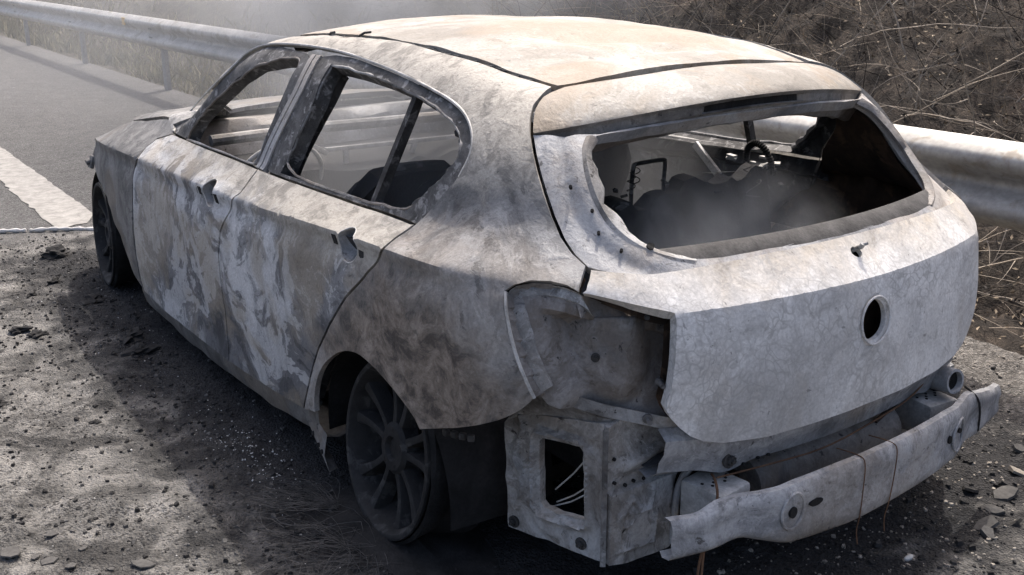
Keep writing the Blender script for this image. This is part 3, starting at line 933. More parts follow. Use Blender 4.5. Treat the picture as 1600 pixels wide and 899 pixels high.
# spoiler
def sp_seam(t):
    y = .452 * t
    x = -.219 + .17 * y * y
    return onF('xy', x, y)
def sp_edge(t):
    y = .600 * t
    return np.array([-.405 + .37 * y * y, y, 1.151 - .040 * (y / .48) ** 2])
cols = np.sin(np.linspace(-1, 1, 81) * math.pi / 2)
_sc = np.array([list(sp_seam(1.0))] + T['tgseam'][:4])
_sl = np.concatenate([[0], np.cumsum(np.linalg.norm(np.diff(_sc, axis=0), axis=1))]); _sl /= _sl[-1]
def end_curve(s):
    q = np.array([np.interp(s, _sl, _sc[:, k]) for k in range(3)])
    return q + np.array([0, -.007, .0])
rows = []; lips = []
for t in cols:
    a = sp_seam(t); b = sp_edge(t)
    e1 = end_curve(1.0) * np.array([1, np.sign(t) or 1, 1])
    b = b + (e1 - sp_edge(np.sign(t) or 1)) * abs(t) ** 5
    out = np.array([-1., .35 * t, 0]); out /= np.linalg.norm(out)
    row = [tuple(a + np.array([.006, 0, -.02]))]
    for s in np.linspace(0, 1, 9):
        p = a * (1 - s) + b * s
        ec = end_curve(s) * np.array([1, np.sign(t) or 1, 1])
        e0 = sp_seam(np.sign(t) or 1) * (1 - s) + e1 * s
        p = p + (ec - e0) * abs(t) ** 7
        p[2] += (1 - abs(t) ** 7) * .016 * 4 * s * (1 - s) + .0015 * float(vnoise(p * 9)) + .003 * float(vnoise(p * 4 + 7))
        if s == 1: p = p + np.array([0, 0, .0])
        row.append(tuple(p))
    lip = .040 + .006 * t * t
    row.append(tuple(b + out * .004 + np.array([0, 0, -.005])))
    rows.append(row); row = [row[-1]]
    slot = abs(b[1]) < .178
    d0 = .016 if slot else 0.0
    k1 = -out * .006
    zz = lambda f: np.array([0, 0, -lip * f])
    row.append(tuple(b + k1 * .6 + zz(.35)))
    row.append(tuple(b + k1 * .8 + zz(.42) - out * d0))
    row.append(tuple(b + k1 * 1.0 + zz(.80) - out * d0))
    row.append(tuple(b + k1 * 1.1 + zz(.86)))
    row.append(tuple(b + k1 * 2 + zz(1.0)))
    row.append(tuple(b - out * .03 + zz(1.25)))
    row.append(tuple(b - out * .045 + zz(1.75)))
    row.append(tuple(b - out * .07 + zz(1.8)))
    lips.append(row)
spo = MB().grid(rows).build("spoiler", "burnt_roof", tailgate)
MB().grid(lips).build("spoiler_lip", "burnt_lip", tailgate)
rows2 = []
for t in np.linspace(-.29, .29, 17):
    b = sp_edge(t); lip = .040 + .006 * t * t
    out = np.array([-1., .35 * t, 0]); out /= np.linalg.norm(out)
    rows2.append([tuple(b - out * .016 + np.array([0, 0, -lip * f])) for f in (.40, .82)])
MB().grid(rows2).build("brake_light_slot", "char", tailgate)
# sooty underside lip
rows = []
for t in cols:
    b = sp_edge(t); lip = .040 + .006 * t * t
    out = np.array([-1., .35 * t, 0]); out /= np.linalg.norm(out)
    jz = .003 * float(vnoise(np.array([t * 14, 0, 3.]))) 
    rows.append([tuple(b - out * .012 + np.array([0, 0, -lip * 1.0])), tuple(b - out * .026 + np.array([0, 0, -lip * 1.3])), tuple(b - out * .040 + np.array([0, 0, -lip * 1.9 + jz])), tuple(b - out * .052 + np.array([0, 0, -lip * 2.0 + jz]))])
MB().grid(rows).build("spoiler_underside", "burnt_inner", tailgate)

# --- tail-lamp wells
cut = T['lightcut']
well_loop = [list(p) for p in cut] + T['light_inner'] + [list(onF('yz', .49, .47)), list(onF('yz', .50, .60)), list(onF('yz', .50, .74)), list(onF('yz', .55, .79)), list(onF('yz', .62, .80))]
cut2 = CAP.to2(np.array(cut))
def well_depth(p, q):
    d = np.full(len(q), 9.)
    for a, b in zip(cut2[2:-1], cut2[3:]):
        e = b - a; t = np.clip(((q - a) @ e) / (e @ e), 0, 1)
        d = np.minimum(d, np.linalg.norm(q - a - t[:, None] * e, axis=1))
    dep = .006 + .020 * np.clip(d / .006, 0, 1) + .055 * np.clip((d - .045) / .035, 0, 1)
    z = p[:, 2]; y = p[:, 1]
    low = np.clip((.60 - z) / .12, 0, 1)
    dep = dep + .030 * np.clip((.64 - y) / .09, 0, 1) * (1 - low)
    r = np.hypot((y - .665) / .065, (z - .675) / .115)
    k_ = np.clip(1.3 - r, 0, .6) / .6
    dep = dep - .026 * k_ * k_ * (3 - 2 * k_)
    dep = dep + .003 * fbm(p * 14, 3, 41) + .004 * np.clip(fbm(p * 40, 2, 43) - .5, 0, 1)
    return dep
well = panel("lamp_well", [well_loop], "burnt_well", car, off=0, inset=.0, flange=.002, res=.011, depth=well_depth, warp=None)
well2 = mirror_copy(well, car)
for (y, z, r, l) in ((.575, .60, .010, .022), (.60, .515, .011, .018), (.70, .66, .010, .012), (.72, .78, .0055, .004), (.60, .755, .006, .004)):
    p = onF('yz', y, z) if y < .66 else CAP.to3(CAP.to2(np.array([onF('yz', y, z)])))[0]
    n = gradF(np.array([p]))[0]
    q = p - n * .062
    m = MB().tube([q, q + n * (.012 + l)], r * .55, 10).tube([q + n * .004, q + n * .012], r, 12)
    m.build("lamp_stud", "sooty_metal", well)
# pale seating flange round the lamp opening
rows = []
cc = np.array([-.60, .64, .68])
for p in chaikin(cut, 2):
    p = np.array(p); n = gradF(np.array([p]))[0]
    d_ = cc - p; d_ -= n * (d_ @ n); d_ /= np.linalg.norm(d_)
    rows.append([tuple(p + d_ * a - n * b) for a, b in ((.000, .012), (.004, .021), (.022, .020), (.038, .022), (.044, .030), (.05, .05))])
lf = MB().grid(rows).build("lamp_flange", "burnt_plate", well)
mirror_copy(lf, well2)
for k in range(2, len(cut) - 1):
    p = (np.array(cut[k]) + np.array(cut[k + 1])) / 2; n = gradF(np.array([p]))[0]
    d_ = cc - p; d_ -= n * (d_ @ n); d_ /= np.linalg.norm(d_)
    q = p + d_ * .020 - n * .021
    MB().tube([q, q + n * .0025], .0035, 8).build("spot_weld", "burnt_plate", well)
# folded flange of the quarter panel at the lamp
fl = [on_off(p, -.001) for p in chaikin(cut[5:], 2)]
MB().tube(fl, .0042, 6).build("panel_hem", "bare_pale", side)

# --- sills
rows = []
zt = [(2.06, .150), (1.54, .135), (1.08, .150), (.76, .165), (.46, .20)]
for x in np.linspace(2.10, .40, 40):
    z = float(np.interp(-x, [-a for a, _ in zt], [b for _, b in zt]))
    y = float(Ys(np.array(x), np.array(.2)))
    w = .004 * float(vnoise(np.array([x * 9, 1, 2.])))
    rows.append([(x, y - .03, z + .05), (x, y - .012, z + .03), (x, y - .010 + w, z - .01), (x, y - .022 + w, z - .06), (x, y - .075, z - .075), (x, y - .16, z - .05)])
sill = MB().grid(rows).build("sill", "burnt_fender", car)
mirror_copy(sill, car)
# torn sill end curling out in front of the rear wheel
rows = []
for t in np.linspace(0, 1, 9):
    x = .50 - .16 * t
    rows.append([(x, .862 + .02 * t, .195 - .02 * t), (x - .004, .868 + .028 * t, .15 - .035 * t), (x, .852 + .03 * t, .10 - .045 * t), (x + .01, .82 + .03 * t, .085 - .03 * t)])
se = MB().grid(rows).build("sill_flange", "burnt_inner", sill)
for t, h in ((.35, .5), (.7, .35), (.9, .6)):
    x = .50 - .16 * t
    p = Vector((x, .869 + .028 * t, .15 - .035 * t))
    MB().tube([p + Vector((0, -.01, 0)), p + Vector((0, .0025, 0))], .007, 8).build("sill_hole", "char", sill)

# --- rear end below the lamps: side plate with vent opening, rear panel, crossmember
Ap = np.array([-.6, .652, 0.]); Up = np.array([0.97076225, 0.24004303, 0.]); Zp = np.array([0, 0, 1.])
PL = PlaneMap(Ap, Up, Zp)
NPL = (-0.24004303, 0.97076225, 0)
P3 = lambda L: [list(Ap + u * Up + v * Zp) for u, v in L]
plate = P3([(.0, .160), (.074, .155), (.15, .153), (.23, .146), (.281, .144), (.286, .234), (.289, .32), (.293, .42), (.268, .452), (.134, .482), (.0, .505)])
vent = P3([(.176, .417), (.069, .427), (.057, .417), (.053, .25), (.066, .241), (.17, .234), (.182, .245), (.184, .404)])
vent2 = PL.to2(np.array(vent))
def plate_depth(p, q):
    d = seg_dist(vent2, q)
    w = -.018 * np.exp(-((d - .017) / .007) ** 2)
    w += -.012 * np.exp(-((q[:, 0] - .245 - .012 * np.sin(q[:, 1] * 40)) / .008) ** 2) * (q[:, 1] > .2)
    w += -.006 * np.exp(-((np.hypot(q[:, 0] - .15, q[:, 1] - .23) - .055) / .007) ** 2) * (q[:, 1] < .215)
    return w + .0035 * fbm(p * 25, 2, 3)
sp_l = panel("side_plate", [plate, vent], "burnt_plate", car, pm=PL, normal=NPL, res=.0085, depth=plate_depth, warp=None, inset=0, flange=.012, hole_flange=.02)
sp_r = mirror_copy(sp_l, car)
for a, b in (((-.545, .64, .41), (-.43, .655, .27)), ((-.545, .64, .33), (-.43, .65, .235)), ((-.545, .645, .31), (-.42, .655, .22))):
    a = Vector(a); b = Vector(b)
    MB().tube([b, a.lerp(b, .5) + Vector((0, 0, -.006)), a], .0020, 5).build("vent_wire", "bare_pale", sp_l)
def bolt(p, n, r, par, mat="sooty_metal"):
    p = Vector(p); n = Vector(n).normalized()
    return MB().tube([p - n * .004, p + n * .003], r * 1.7, 14).tube([p + n * .002, p + n * .010], r, 6).tube([p + n * .008, p + n * .016], r * .5, 8).build("bolt", mat, par)
for u, v in ((.262, .165), (.058, .185)):
    bolt(Ap + u * Up + v * Zp + np.array(NPL) * .002, NPL, .009, sp_l)

# rear panel, left and right halves
RP = PlaneMap((-.612, 0, 0), (0, 1, 0), (0, 0, 1))
RPc = lambda L: [[-.612, y, z] for y, z in L]
rp_loop = RPc([(.652, .162), (.60, .150), (.52, .146), (.44, .143), (.445, .20), (.452, .28), (.435, .325), (.39, .352), (.33, .36), (.33, .50), (.50, .52), (.60, .515), (.652, .50)])
def rp_depth(p, q):
    y, z = q[:, 0], q[:, 1]
    d = 0 * y
    def line(ax, az, bx, bz, w, h):
        e = np.array([bx - ax, bz - az]); t = np.clip(((y - ax) * e[0] + (z - az) * e[1]) / (e @ e), 0, 1)
        return -h * np.exp(-(np.hypot(y - ax - t * e[0], z - az - t * e[1]) / w) ** 2)
    d += line(.60, .395, .36, .435, .018, .016)
    st = line(.625, .19, .625, .28, .005, .009) + line(.625, .28, .585, .31, .005, .009) + line(.585, .31, .57, .275, .005, .009) + line(.57, .275, .535, .275, .005, .009) + line(.535, .275, .525, .32, .005, .009)
    st += line(.625, .19, .52, .18, .005, .008) + line(.52, .18, .515, .25, .005, .008)
    st += -.009 * np.exp(-((np.hypot(y - .605, z - .265) - .018) / .005) ** 2)
    d += np.maximum(st, -.010)
    d += -.014 * np.exp(-(np.maximum(.47 - y, 0) / .02) ** 2) * (z < .34) * np.clip((y - .44) / .01, 0, 1)
    return d + .002 * fbm(p * 22, 2, 13)
rp = panel("rear_panel", [rp_loop], "burnt_inner", car, pm=RP, normal=(-1, 0, 0), res=.0065, depth=rp_depth, warp=None, inset=0, flange=.03)
rp.data.materials[0] = MAT["burnt_plate"]
rp2 = mirror_copy(rp, car)
for y, z in ((.632, .36), (.635, .42), (.60, .345), (.575, .348), (.545, .345), (.51, .345), (.56, .50), (.62, .20), (.50, .163), (.575, .158)):
    MB().tube([(-.606, y, z), (-.6165, y, z)], .0042, 10).build("panel_hole", "char", rp)
# flange strip joining plate and panel
MB().grid([[(-.606, .648, z), (-.620, .658, z), (-.612, .668, z)] for z in np.linspace(.158, .50, 12)]).build("corner_flange", "burnt_inner", rp)
# closing panel between the lamp well and the plates below it
wb = [np.array(p) for p in ([T['lightcut'][-1]] + T['light_inner'] + [list(onF('yz', .40, .455))])]
wl = np.linspace(0, 1, len(wb))
lowp = [np.array(P3([(.285, .425)])[0]), np.array(P3([(.18, .470)])[0]), np.array(P3([(.0, .503)])[0]), np.array([-.614, .50, .515]), np.array([-.614, .40, .505])]
rows = []
for s_ in np.linspace(0, 1, 30):
    a = np.array([np.interp(s_, wl, [q[k] for q in wb]) for k in range(3)])
    b_ = np.array([np.interp(s_, wl, [q[k] for q in lowp]) for k in range(3)])
    a = a - gradF(np.array([a]))[0] * .050
    rows.append([tuple(a + np.array([.0, 0, .03])), tuple(a), tuple(a * .55 + b_ * .45 + np.array([.004, -.006, 0])), tuple(b_ + np.array([.004, -.004, 0])), tuple(b_ + np.array([.01, -.01, -.03]))])
ld = MB().grid(rows).build("lamp_ledge", "burnt_inner", car)
mirror_copy(ld, car)

# crossmember under the tailgate
def cross_row(y):
    a = abs(y)
    b = onF('yz', min(max(y, -.55), .55), .462)
    wav = .018 * math.exp(-((a - .385) / .05) ** 2)
    x0 = b[0] + .02
    z0 = .470 + .10 * max(0, a - .42)
    return [(x0 + .03, y, z0 + .01), (x0 + .004, y, z0 - .012), (x0 + .008, y, z0 - .045), (x0 + .022, y, .395 - wav + .15 * max(0, a - .42)), (x0 + .028, y, .372 - wav + .1 * max(0, a - .42)), (x0 + .06, y, .362 - wav), (x0 + .10, y, .375 - wav)]
cm = MB().grid([cross_row(y) for y in np.linspace(-.56, .56, 57)]).build("crossmember", "burnt_beam", car)
bp = cross_row(.385)
bolt(Vector(bp[3]) + Vector((-.004, 0, .012)), (-1, 0, 0), .012, cm)
for y in (.30, .34, .27):
    q = cross_row(y)[4]
    MB().tube([(q[0] + .004, y, q[2]), (q[0] - .006, y, q[2] + .002)], .004, 8).build("crossmember_hole", "char", cm)

# bumper beam
bt = [(-.647, .322), (-.569, .332), (-.459, .358), (-.40, .362), (-.334, .362), (-.083, .359), (.132, .356), (.271, .350), (.379, .343), (.44, .344), (.494, .344), (.54, .328), (.612, .330)]
bb = [(-.647, .236), (-.55, .226), (-.377, .219), (-.25, .208), (-.142, .204), (.109, .194), (.294, .200), (.36, .222), (.422, .243), (.487, .238), (.608, .236)]
rows = []
for y in np.concatenate([np.linspace(-.645, -.38, 22), np.linspace(-.36, .28, 24), np.linspace(.29, .612, 26)]):
    zt_ = float(np.interp(y, [a for a, _ in bt], [b for _, b in bt])); zb_ = float(np.interp(y, [a for a, _ in bb], [b for _, b in bb]))
    x = -.785 - .085 * (1 - (y / .6) ** 2)
    a = abs(y)
    crush = .012 * math.exp(-((a - .44) / .05) ** 2) - .005 * math.exp(-((a - .33) / .03) ** 2)
    x += crush + .001 * float(vnoise(np.array([y * 12, 3, 1.])))
    if y < -.55: x -= .10 * (-.55 - y); 
    h = zt_ - zb_
    wv = .0015 * math.sin(y * 55) * max(0, (a - .42) / .2)
    mid = .004
    rows.append([(x + .034, y, zt_ - .012), (x + .026, y, zt_ + .003 + wv), (x + .010, y, zt_ + .002 + wv), (x + .002, y, zt_ - .010), (x, y, zt_ - h * .25), (x + mid, y, zt_ - h * .42), (x + mid, y, zt_ - h * .6), (x, y, zt_ - h * .78), (x + .002, y, zb_ + .010), (x + .010, y, zb_), (x + .030, y, zb_ - .002), (x + .038, y, zb_ + .010)])
beam = MB().grid(rows).build("bumper_beam", "burnt_beam", car, angle=50)
def bx(y): return -.785 - .085 * (1 - (y / .6) ** 2) + .012 * math.exp(-((abs(y) - .44) / .05) ** 2) - .005 * math.exp(-((abs(y) - .33) / .03) ** 2)
for y, z, ry, rz in ((.235, .292, .022, .009), (.305, .285, .012, .014), (-.295, .29, .007, .011), (-.345, .30, .007, .007)):
    L = oval(ry, rz, 18)
    x = bx(y) - .0015
    MB().add([(x, y + a, z + b) for a, b in L] + [(x + .012, y + a, z + b) for a, b in L], [tuple(range(18))] + [(i, (i + 1) % 18, 18 + (i + 1) % 18, 18 + i) for i in range(18)]).build("beam_slot", "char", beam)
for y in (.305, -.345):
    L = oval(.034, .045, 28)
    MB().tube([(bx(y + a) + .001, y + a, .288 + b) for a, b in L], .004, 6, closed=True).build("beam_boss", "burnt_beam", beam)
for s in (1, -1):
    m = MB()
    m.box((-.705, s * .405, .285), (.12, .11, .10), Matrix.Rotation(s * .12, 3, 'Z'), .012)
    cb = m.build("crash_box", "bare_pale", car)
    for k in range(7):
        yy = s * (.44 + .02 * k); 
        MB().tube([(-.70 - .01 * (k % 3), s * .405 + (k - 3) * .013, .3365), (-.70 - .01 * (k % 3), s * .405 + (k - 3) * .013, .332)], .004, 8).build("crash_box_hole", "char", cb)
# crash-box mouth rim on the rear panel
pts = [(-.622, .455 + .10 * 0, .15), (-.63, .456, .24), (-.632, .452, .30), (-.634, .430, .335), (-.636, .385, .358), (-.64, .32, .355), (-.645, .27, .335)]
MB().tube(chaikin(pts, 2), .009, 8).build("panel_rim", "burnt_frame", rp)

# silencer, pipe, tow-eye socket and hanging looms
m = MB().lathe([(0.02, -.30), (.085, -.295), (.098, -.27), (.10, .22), (.088, .25), (.02, .255)], 28)
m.v = [(-.665 + x * .7, y + .02, .268 + z * .75) for x, y, z in m.v]
mf = m.build("silencer", "burnt_lip", car)
MB().tube([(-.66, .27, .27), (-.60, .33, .25), (-.40, .36, .22), (0.2, .2, .2), (1.5, .1, .17)], .028, 12).build("exhaust_pipe", "rust_dark", car)
MB().tube([(-.655, -.10, .33), (-.69, -.10, .34), (-.70, -.11, .30), (-.68, -.12, .24)], .007, 6).build("silencer_strap", "sooty_metal", mf)
m = MB().lathe([(.030, .0), (.034, .0), (.036, .01), (.034, .09), (.027, .09), (.025, .012)], 24)
Mx = Matrix.Translation((-.735, -.435, .384)) @ Vector((-.98, .10, .12)).to_track_quat('Y', 'Z').to_matrix().to_4x4() @ Matrix.Translation((0, -.06, 0))
m.xf(Mx)
m.build("tow_socket", "burnt_frame", car)
m = MB().lathe([(.0005, .075), (.028, .075)], 20); m.xf(Mx); m.build("socket_mouth", "char", car)
MB().box((-.665, -.50, .330), (.11, .11, .09), Matrix.Rotation(-.2, 3, 'Z'), .03).build("crash_box_cover", "burnt_inner", car)
MB().box((-.60, -.15, .30), (.04, .03, .13), None, .004).box((-.61, -.21, .29), (.03, .02, .14), None, .004).build("hanger", "sooty_metal", car)
loom = [(-.70, .415, .352), (-.735, .44, .362), (-.775, .47, .345), (-.79, .505, .29), (-.785, .53, .22), (-.79, .54, .14), (-.80, .55, .06), (-.80, .555, .012)]
MB().tube(chaikin(loom, 2), .0032, 6).build("loom", "rust_wire", car)
loom2 = [(-.78, .505, .28), (-.788, .525, .2), (-.80, .535, .1), (-.79, .53, .012)]
MB().tube(chaikin(loom2, 2), .003, 6).build("loom", "rust_wire", car)
MB().tube(chaikin([(-.73, .43, .36), (-.75, .25, .352), (-.77, .1, .352), (-.76, -.1, .365), (-.74, -.28, .372), (-.72, -.40, .42), (-.71, -.43, .46)], 2), .0022, 6).build("loom", "rust_wire", car)
MB().tube(chaikin([(-.72, -.16, .33), (-.72, -.28, .375), (-.715, -.38, .41), (-.71, -.42, .455)], 2), .006, 6).build("loom", "rust_dark", car)
for y0, lean in ((.085, .0), (-.035, .012)):
    b = bx(y0)
    MB().tube(chaikin([(b + .08, y0, .355), (b + .01, y0, .364), (b - .004, y0, .35), (b - .004, y0 + lean * .3, .28), (b - .003, y0 + lean, .205), (b + .004, y0 + lean * 1.2, .17), (b - .004, y0 + lean * 1.5, .135)], 2), .0015, 5).build("tie_wire", "rust_wire", beam)
MB().tube(chaikin([(bx(-.47) + .04, -.47, .366), (bx(-.47) - .004, -.47, .35), (bx(-.48) - .004, -.49, .30), (bx(-.5), -.50, .24)], 2), .003, 5).build("tie_wire", "char", beam)

# --- wheels: bare alloy rims, spokes burnt dark
def wheel(cx, cy, cz, camber, toe, side_):
    Mw = Matrix.Translation((cx, cy, cz)) @ Matrix.Rotation(toe, 4, 'Z') @ Matrix.Rotation(camber, 4, 'X')
    if side_ < 0:
        Mw = Matrix.Translation((cx, -cy, cz)) @ Matrix.Rotation(math.pi - toe, 4, 'Z') @ Matrix.Rotation(camber, 4, 'X')
    r = .238
    prof = [(r - .016, -.002), (r - .008, .001), (r - .001, -.002), (r, -.008), (r - .004, -.016), (r - .018, -.024), (r - .022, -.05), (r - .045, -.075), (r - .045, -.13), (r - .022, -.165), (r - .018, -.185), (r, -.195),
            (r - .004, -.20), (r - .028, -.19), (r - .052, -.14), (r - .052, -.08), (r - .034, -.05), (r - .028, -.02), (r - .016, -.002)]
    rim = MB().lathe(prof, 72).xf(Mw).build("wheel", "alloy_burnt", car, angle=45)
    hub = MB().lathe([(.0, -.034), (.026, -.034), (.030, -.026), (.034, -.022), (.058, -.024), (.070, -.034), (.072, -.075), (.0, -.08)], 36).xf(Mw).build("hub", "alloy_burnt", rim)
    for k in range(5):
        t = 2 * math.pi * k / 5 + .3
        q = Mw @ Vector((.047 * math.cos(t), -.024, .047 * math.sin(t)))
        ax = (Mw.to_3x3() @ Vector((0, 1, 0)))
        MB().tube([q - ax * .006, q + ax * .001], .0085, 10).build("bolt_hole", "char", rim)
    for k in range(5):
        for s in (-1, 1):
            base = 2 * math.pi * (k + .25) / 5
            rows = []
            for i, u in enumerate(np.linspace(0, 1, 9)):
                rad = .052 + (r - .022 - .052) * u
                ang = base + s * (.25 - .03 * u + .05 * u ** 3)
                w = .0145 - .003 * math.sin(u * math.pi) + .007 * u ** 3
                yf = -.030 - .010 * math.sin(u * math.pi) + .012 * u
                c = Vector((rad * math.cos(ang), 0, rad * math.sin(ang)))
                tdir = Vector((-math.sin(ang), 0, math.cos(ang)))
                rows.append([tuple(Mw @ (c + tdir * (w * a) + Vector((0, yf + b, 0)))) for a, b in ((-1.25, -.045), (-1.0, -.012), (-.72, -.002), (0, .0), (.72, -.002), (1.0, -.012), (1.25, -.045))])
            MB().grid(rows).build("spoke", "alloy_burnt", rim)
    MB().lathe([(.06, -.095), (.148, -.095), (.15, -.10), (.15, -.118), (.148, -.122), (.06, -.122)], 48).xf(Mw).build("brake_disc", "rust_dark", rim)
    m = MB().box((.09, -.108, .075), (.07, .06, .12), Matrix.Rotation(-.7, 3, 'Y'), .012); m.xf(Mw); m.build("brake_caliper", "char", rim)
    # collapsed tyre carcass: charred cords and ash still wrapped round the rim
    rows = []
    for i in range(49):
        t = 2 * math.pi * i / 48
        rw = []
        for j, (rr, h) in enumerate(((r + .002, -.010), (r + .010, -.020), (r + .004, -.05), (r - .012, -.09), (r + .004, -.15), (r + .012, -.19), (r, -.2))):
            e = .006 * float(vnoise(np.array([math.cos(t) * 5, math.sin(t) * 5, j * 1.3]))) 
            rw.append(tuple(Mw @ Vector(((rr + e) * math.cos(t), h, (rr + e) * math.sin(t)))))
        rows.append(rw)
    MB().grid(rows).build("tyre_remains", "char", rim)
    return rim
w1 = wheel(.04, .862, .245, math.radians(9), math.radians(-3), 1)
w2 = wheel(.04, .862, .245, math.radians(9), math.radians(-3), -1)
w3 = wheel(2.735, .848, .240, math.radians(3), math.radians(-5), 1)
w4 = wheel(2.735, .848, .240, math.radians(3), math.radians(3), -1)
# pale heat shield glimpsed inside the rear wheelhouse
rows = [[(-.16 - .05 * math.sin(t * 2.2), .63 + .02 * s, .10 + .24 * t) for s in (0, 1, 2)] for t in np.linspace(0, 1, 9)]
MB().grid(rows).build("heat_shield", "bare_pale", car)

# wheelhouses
def housing(cx, cz, r, y0, y1):
    rows = []
    for t in np.linspace(math.radians(-5), math.radians(188), 26):
        rows.append([(cx + (r + .0) * math.cos(t), y1, cz + r * math.sin(t)), (cx + (r + .012) * math.cos(t), (y0 + y1) / 2, cz + (r + .012) * math.sin(t)), (cx + r * math.cos(t), y0, cz + r * math.sin(t)), (cx, y0, cz)])
    return MB().grid(rows).build("wheelhouse", "char", car)
for cx, cz, r in ((.09, .175, .335), (2.73, .20, .345)):
    h = housing(cx, cz, r, .52, .835 if cx < 1 else .80)
    mirror_copy(h, car)
for k in range(4):
    MB().box((-.235 - .03 * k, .835 - .004 * k, .394 + .006 * k), (.016, .014, .016), Matrix.Rotation(.3 * k, 3, 'Z'), .003).build("bumper_clip", "sooty_metal", side)

# --- floor and cabin
m = MB().box((.98, 0, .155), (2.35, 1.50, .05), None, .01).box((.7, 0, .20), (2.4, .26, .12), None, .04)
m.build("floor_pan", "char", car)
MB().box((-.34, 0, .31), (.50, 1.08, .12), None, .03).build("boot_floor", "char", car)
rows = [[(x, y, .38 + .03 * float(vnoise(np.array([x * 9, y * 9, 0.]))) + .02 * float(vnoise(np.array([x * 25, y * 25, 4.])))) for y in np.linspace(-.56, .56, 34)] for x in np.linspace(-.64, .06, 24)]
MB().grid(rows).build("boot_ash", "char_grey", car)
rows = []
for y in np.linspace(-.60, .60, 49):
    n = float(vnoise(np.array([y * 7, 2, 2.]))); n2 = float(vnoise(np.array([y * 26, 5, 2.])))
    zt_ = .80 + .022 * n + .014 * n2 - .03 * (abs(y + .05) < .05) - .05 * max(0, y - .40) / .2
    rows.append([(-.02, y, .36), (.03 + .01 * n2, y, .55), (.07 + .012 * n, y, zt_), (.12 + .01 * n2, y, zt_ + .004), (.17, y, zt_ - .05), (.22, y, .5), (.30, y, .35)])
MB().grid(rows).build("rear_seat_back", "char", car)
rows = [[(.28 + .5 * u, y, .34 + .03 * float(vnoise(np.array([u * 6, y * 8, 1.])))) for y in np.linspace(-.6, .6, 25)] for u in np.linspace(0, 1, 9)]
MB().grid(rows).build("rear_seat_base", "char", car)
def hoop(x, y0, y1, z0, z1, mat="sooty_metal"):
    return MB().tube(chaikin([(x, y0, z0 - .06), (x, y0, z0), (x - .006, y0, z1 - .004), (x - .006, y0 + .012 * (1 if y1 > y0 else -1), z1), (x - .006, y1 - .012 * (1 if y1 > y0 else -1), z1), (x - .006, y1, z1 - .004), (x, y1, z0), (x, y1, z0 - .06)], 2), .0065, 8).build("headrest_frame", mat, car)
hoop(.10, -.035, -.165, .82, .885)
def seat(sy):
    m = MB()
    p = lambda u, y: (1.02 - .30 * u, sy + y, .27 + .56 * u)
    rows = []
    for u in np.linspace(0, 1, 10):
        hw = .23 - .03 * u - .06 * max(0, u - .85) / .15
        rows.append([tuple(np.array(p(u, hw * s)) + np.array([.05 * (1 - s * s) + .012 * float(vnoise(np.array([u * 6, s * 4, sy]))), 0, 0])) for s in np.linspace(-1, 1, 11)])
    rows2 = [[tuple(np.array(q) + np.array([-.07, 0, -.02])) for q in r] for r in rows]
    m.grid(rows); m.grid(rows2)
    m.grid([rows[-1], rows2[-1]]); m.grid([[r[0] for r in rows], [r[0] for r in rows2]]); m.grid([[r[-1] for r in rows], [r[-1] for r in rows2]])
    s = m.build("seat_back", "char", car)
    MB().box((1.22, sy, .27), (.50, .46, .10), None, .03).build("seat_base", "char", car)
    MB().tube(chaikin([p(.02, .235), p(.6, .23), p(.98, .18), p(1.0, -.18), p(.6, -.23), p(.02, -.235)], 2), .012, 8).build("seat_frame", "sooty_metal", s)
seat(.37); seat(-.37)
# dash carrier, cowl, bulkhead, column and steering wheel
MB().tube([(1.70, .66, .80), (1.71, .2, .805), (1.70, -.1, .80), (1.70, -.66, .795)], .022, 10).build("dash_beam", "burnt_inner", car)
MB().box((1.66, .25, .735), (.03, .11, .02), Matrix.Rotation(.55, 3, 'X'), .004).box((1.66, -.1, .715), (.025, .62, .018), Matrix.Rotation(.02, 3, 'X'), .004).box((1.66, .12, .685), (.02, .02, .06), None, .003).box((1.66, -.2, .69), (.02, .02, .07), Matrix.Rotation(.4, 3, 'X'), .003).build("dash_bracket", "bare_pale", car)
rows = [[(1.86, y, .60), (1.90, y, .80 + .006 * math.sin(y * 22)), (1.93, y, .83 + .006 * math.sin(y * 17)), (1.985, y, .835), (2.0, y, .79)] for y in np.linspace(-.66, .66, 41)]
MB().grid(rows).build("cowl", "burnt_inner", car)
MB().box((2.02, 0, .48), (.04, 1.36, .62), None, .01).build("bulkhead", "char", car)
MB().box((2.33, 0, .52), (.56, 1.26, .50), None, .05).build("engine_remains", "char_grey", car)
rows = [[(1.60 + .02 * float(vnoise(np.array([y * 8, k, 0.]))), y, .3 + .07 * k + .02 * float(vnoise(np.array([y * 11, k, 3.])))) for k in range(6)] + [(1.88, y, .70)] for y in np.linspace(-.66, .66, 40)]
MB().grid(rows).build("dash_remains", "char", car)
m = MB()
m.tube([(.178 * math.cos(t), .0, .178 * math.sin(t)) for t in np.linspace(0, 2 * math.pi, 49)[:-1]], .009, 8, closed=True)
for a in (math.radians(200), math.radians(340), math.radians(270)):
    m.tube([(.17 * math.cos(a), 0, .17 * math.sin(a)), (.03 * math.cos(a), .02, .03 * math.sin(a))], .008, 6)
m.xf(Matrix.Translation((1.60, .44, .635)) @ Matrix.Rotation(math.radians(90), 4, 'Z') @ Matrix.Rotation(math.radians(-28), 4, 'X'))
sw = m.build("steering_wheel", "bare_pale", car)
MB().tube([(1.62, .44, .625), (1.85, .44, .53)], .02, 10).build("steering_column", "sooty_metal", sw)
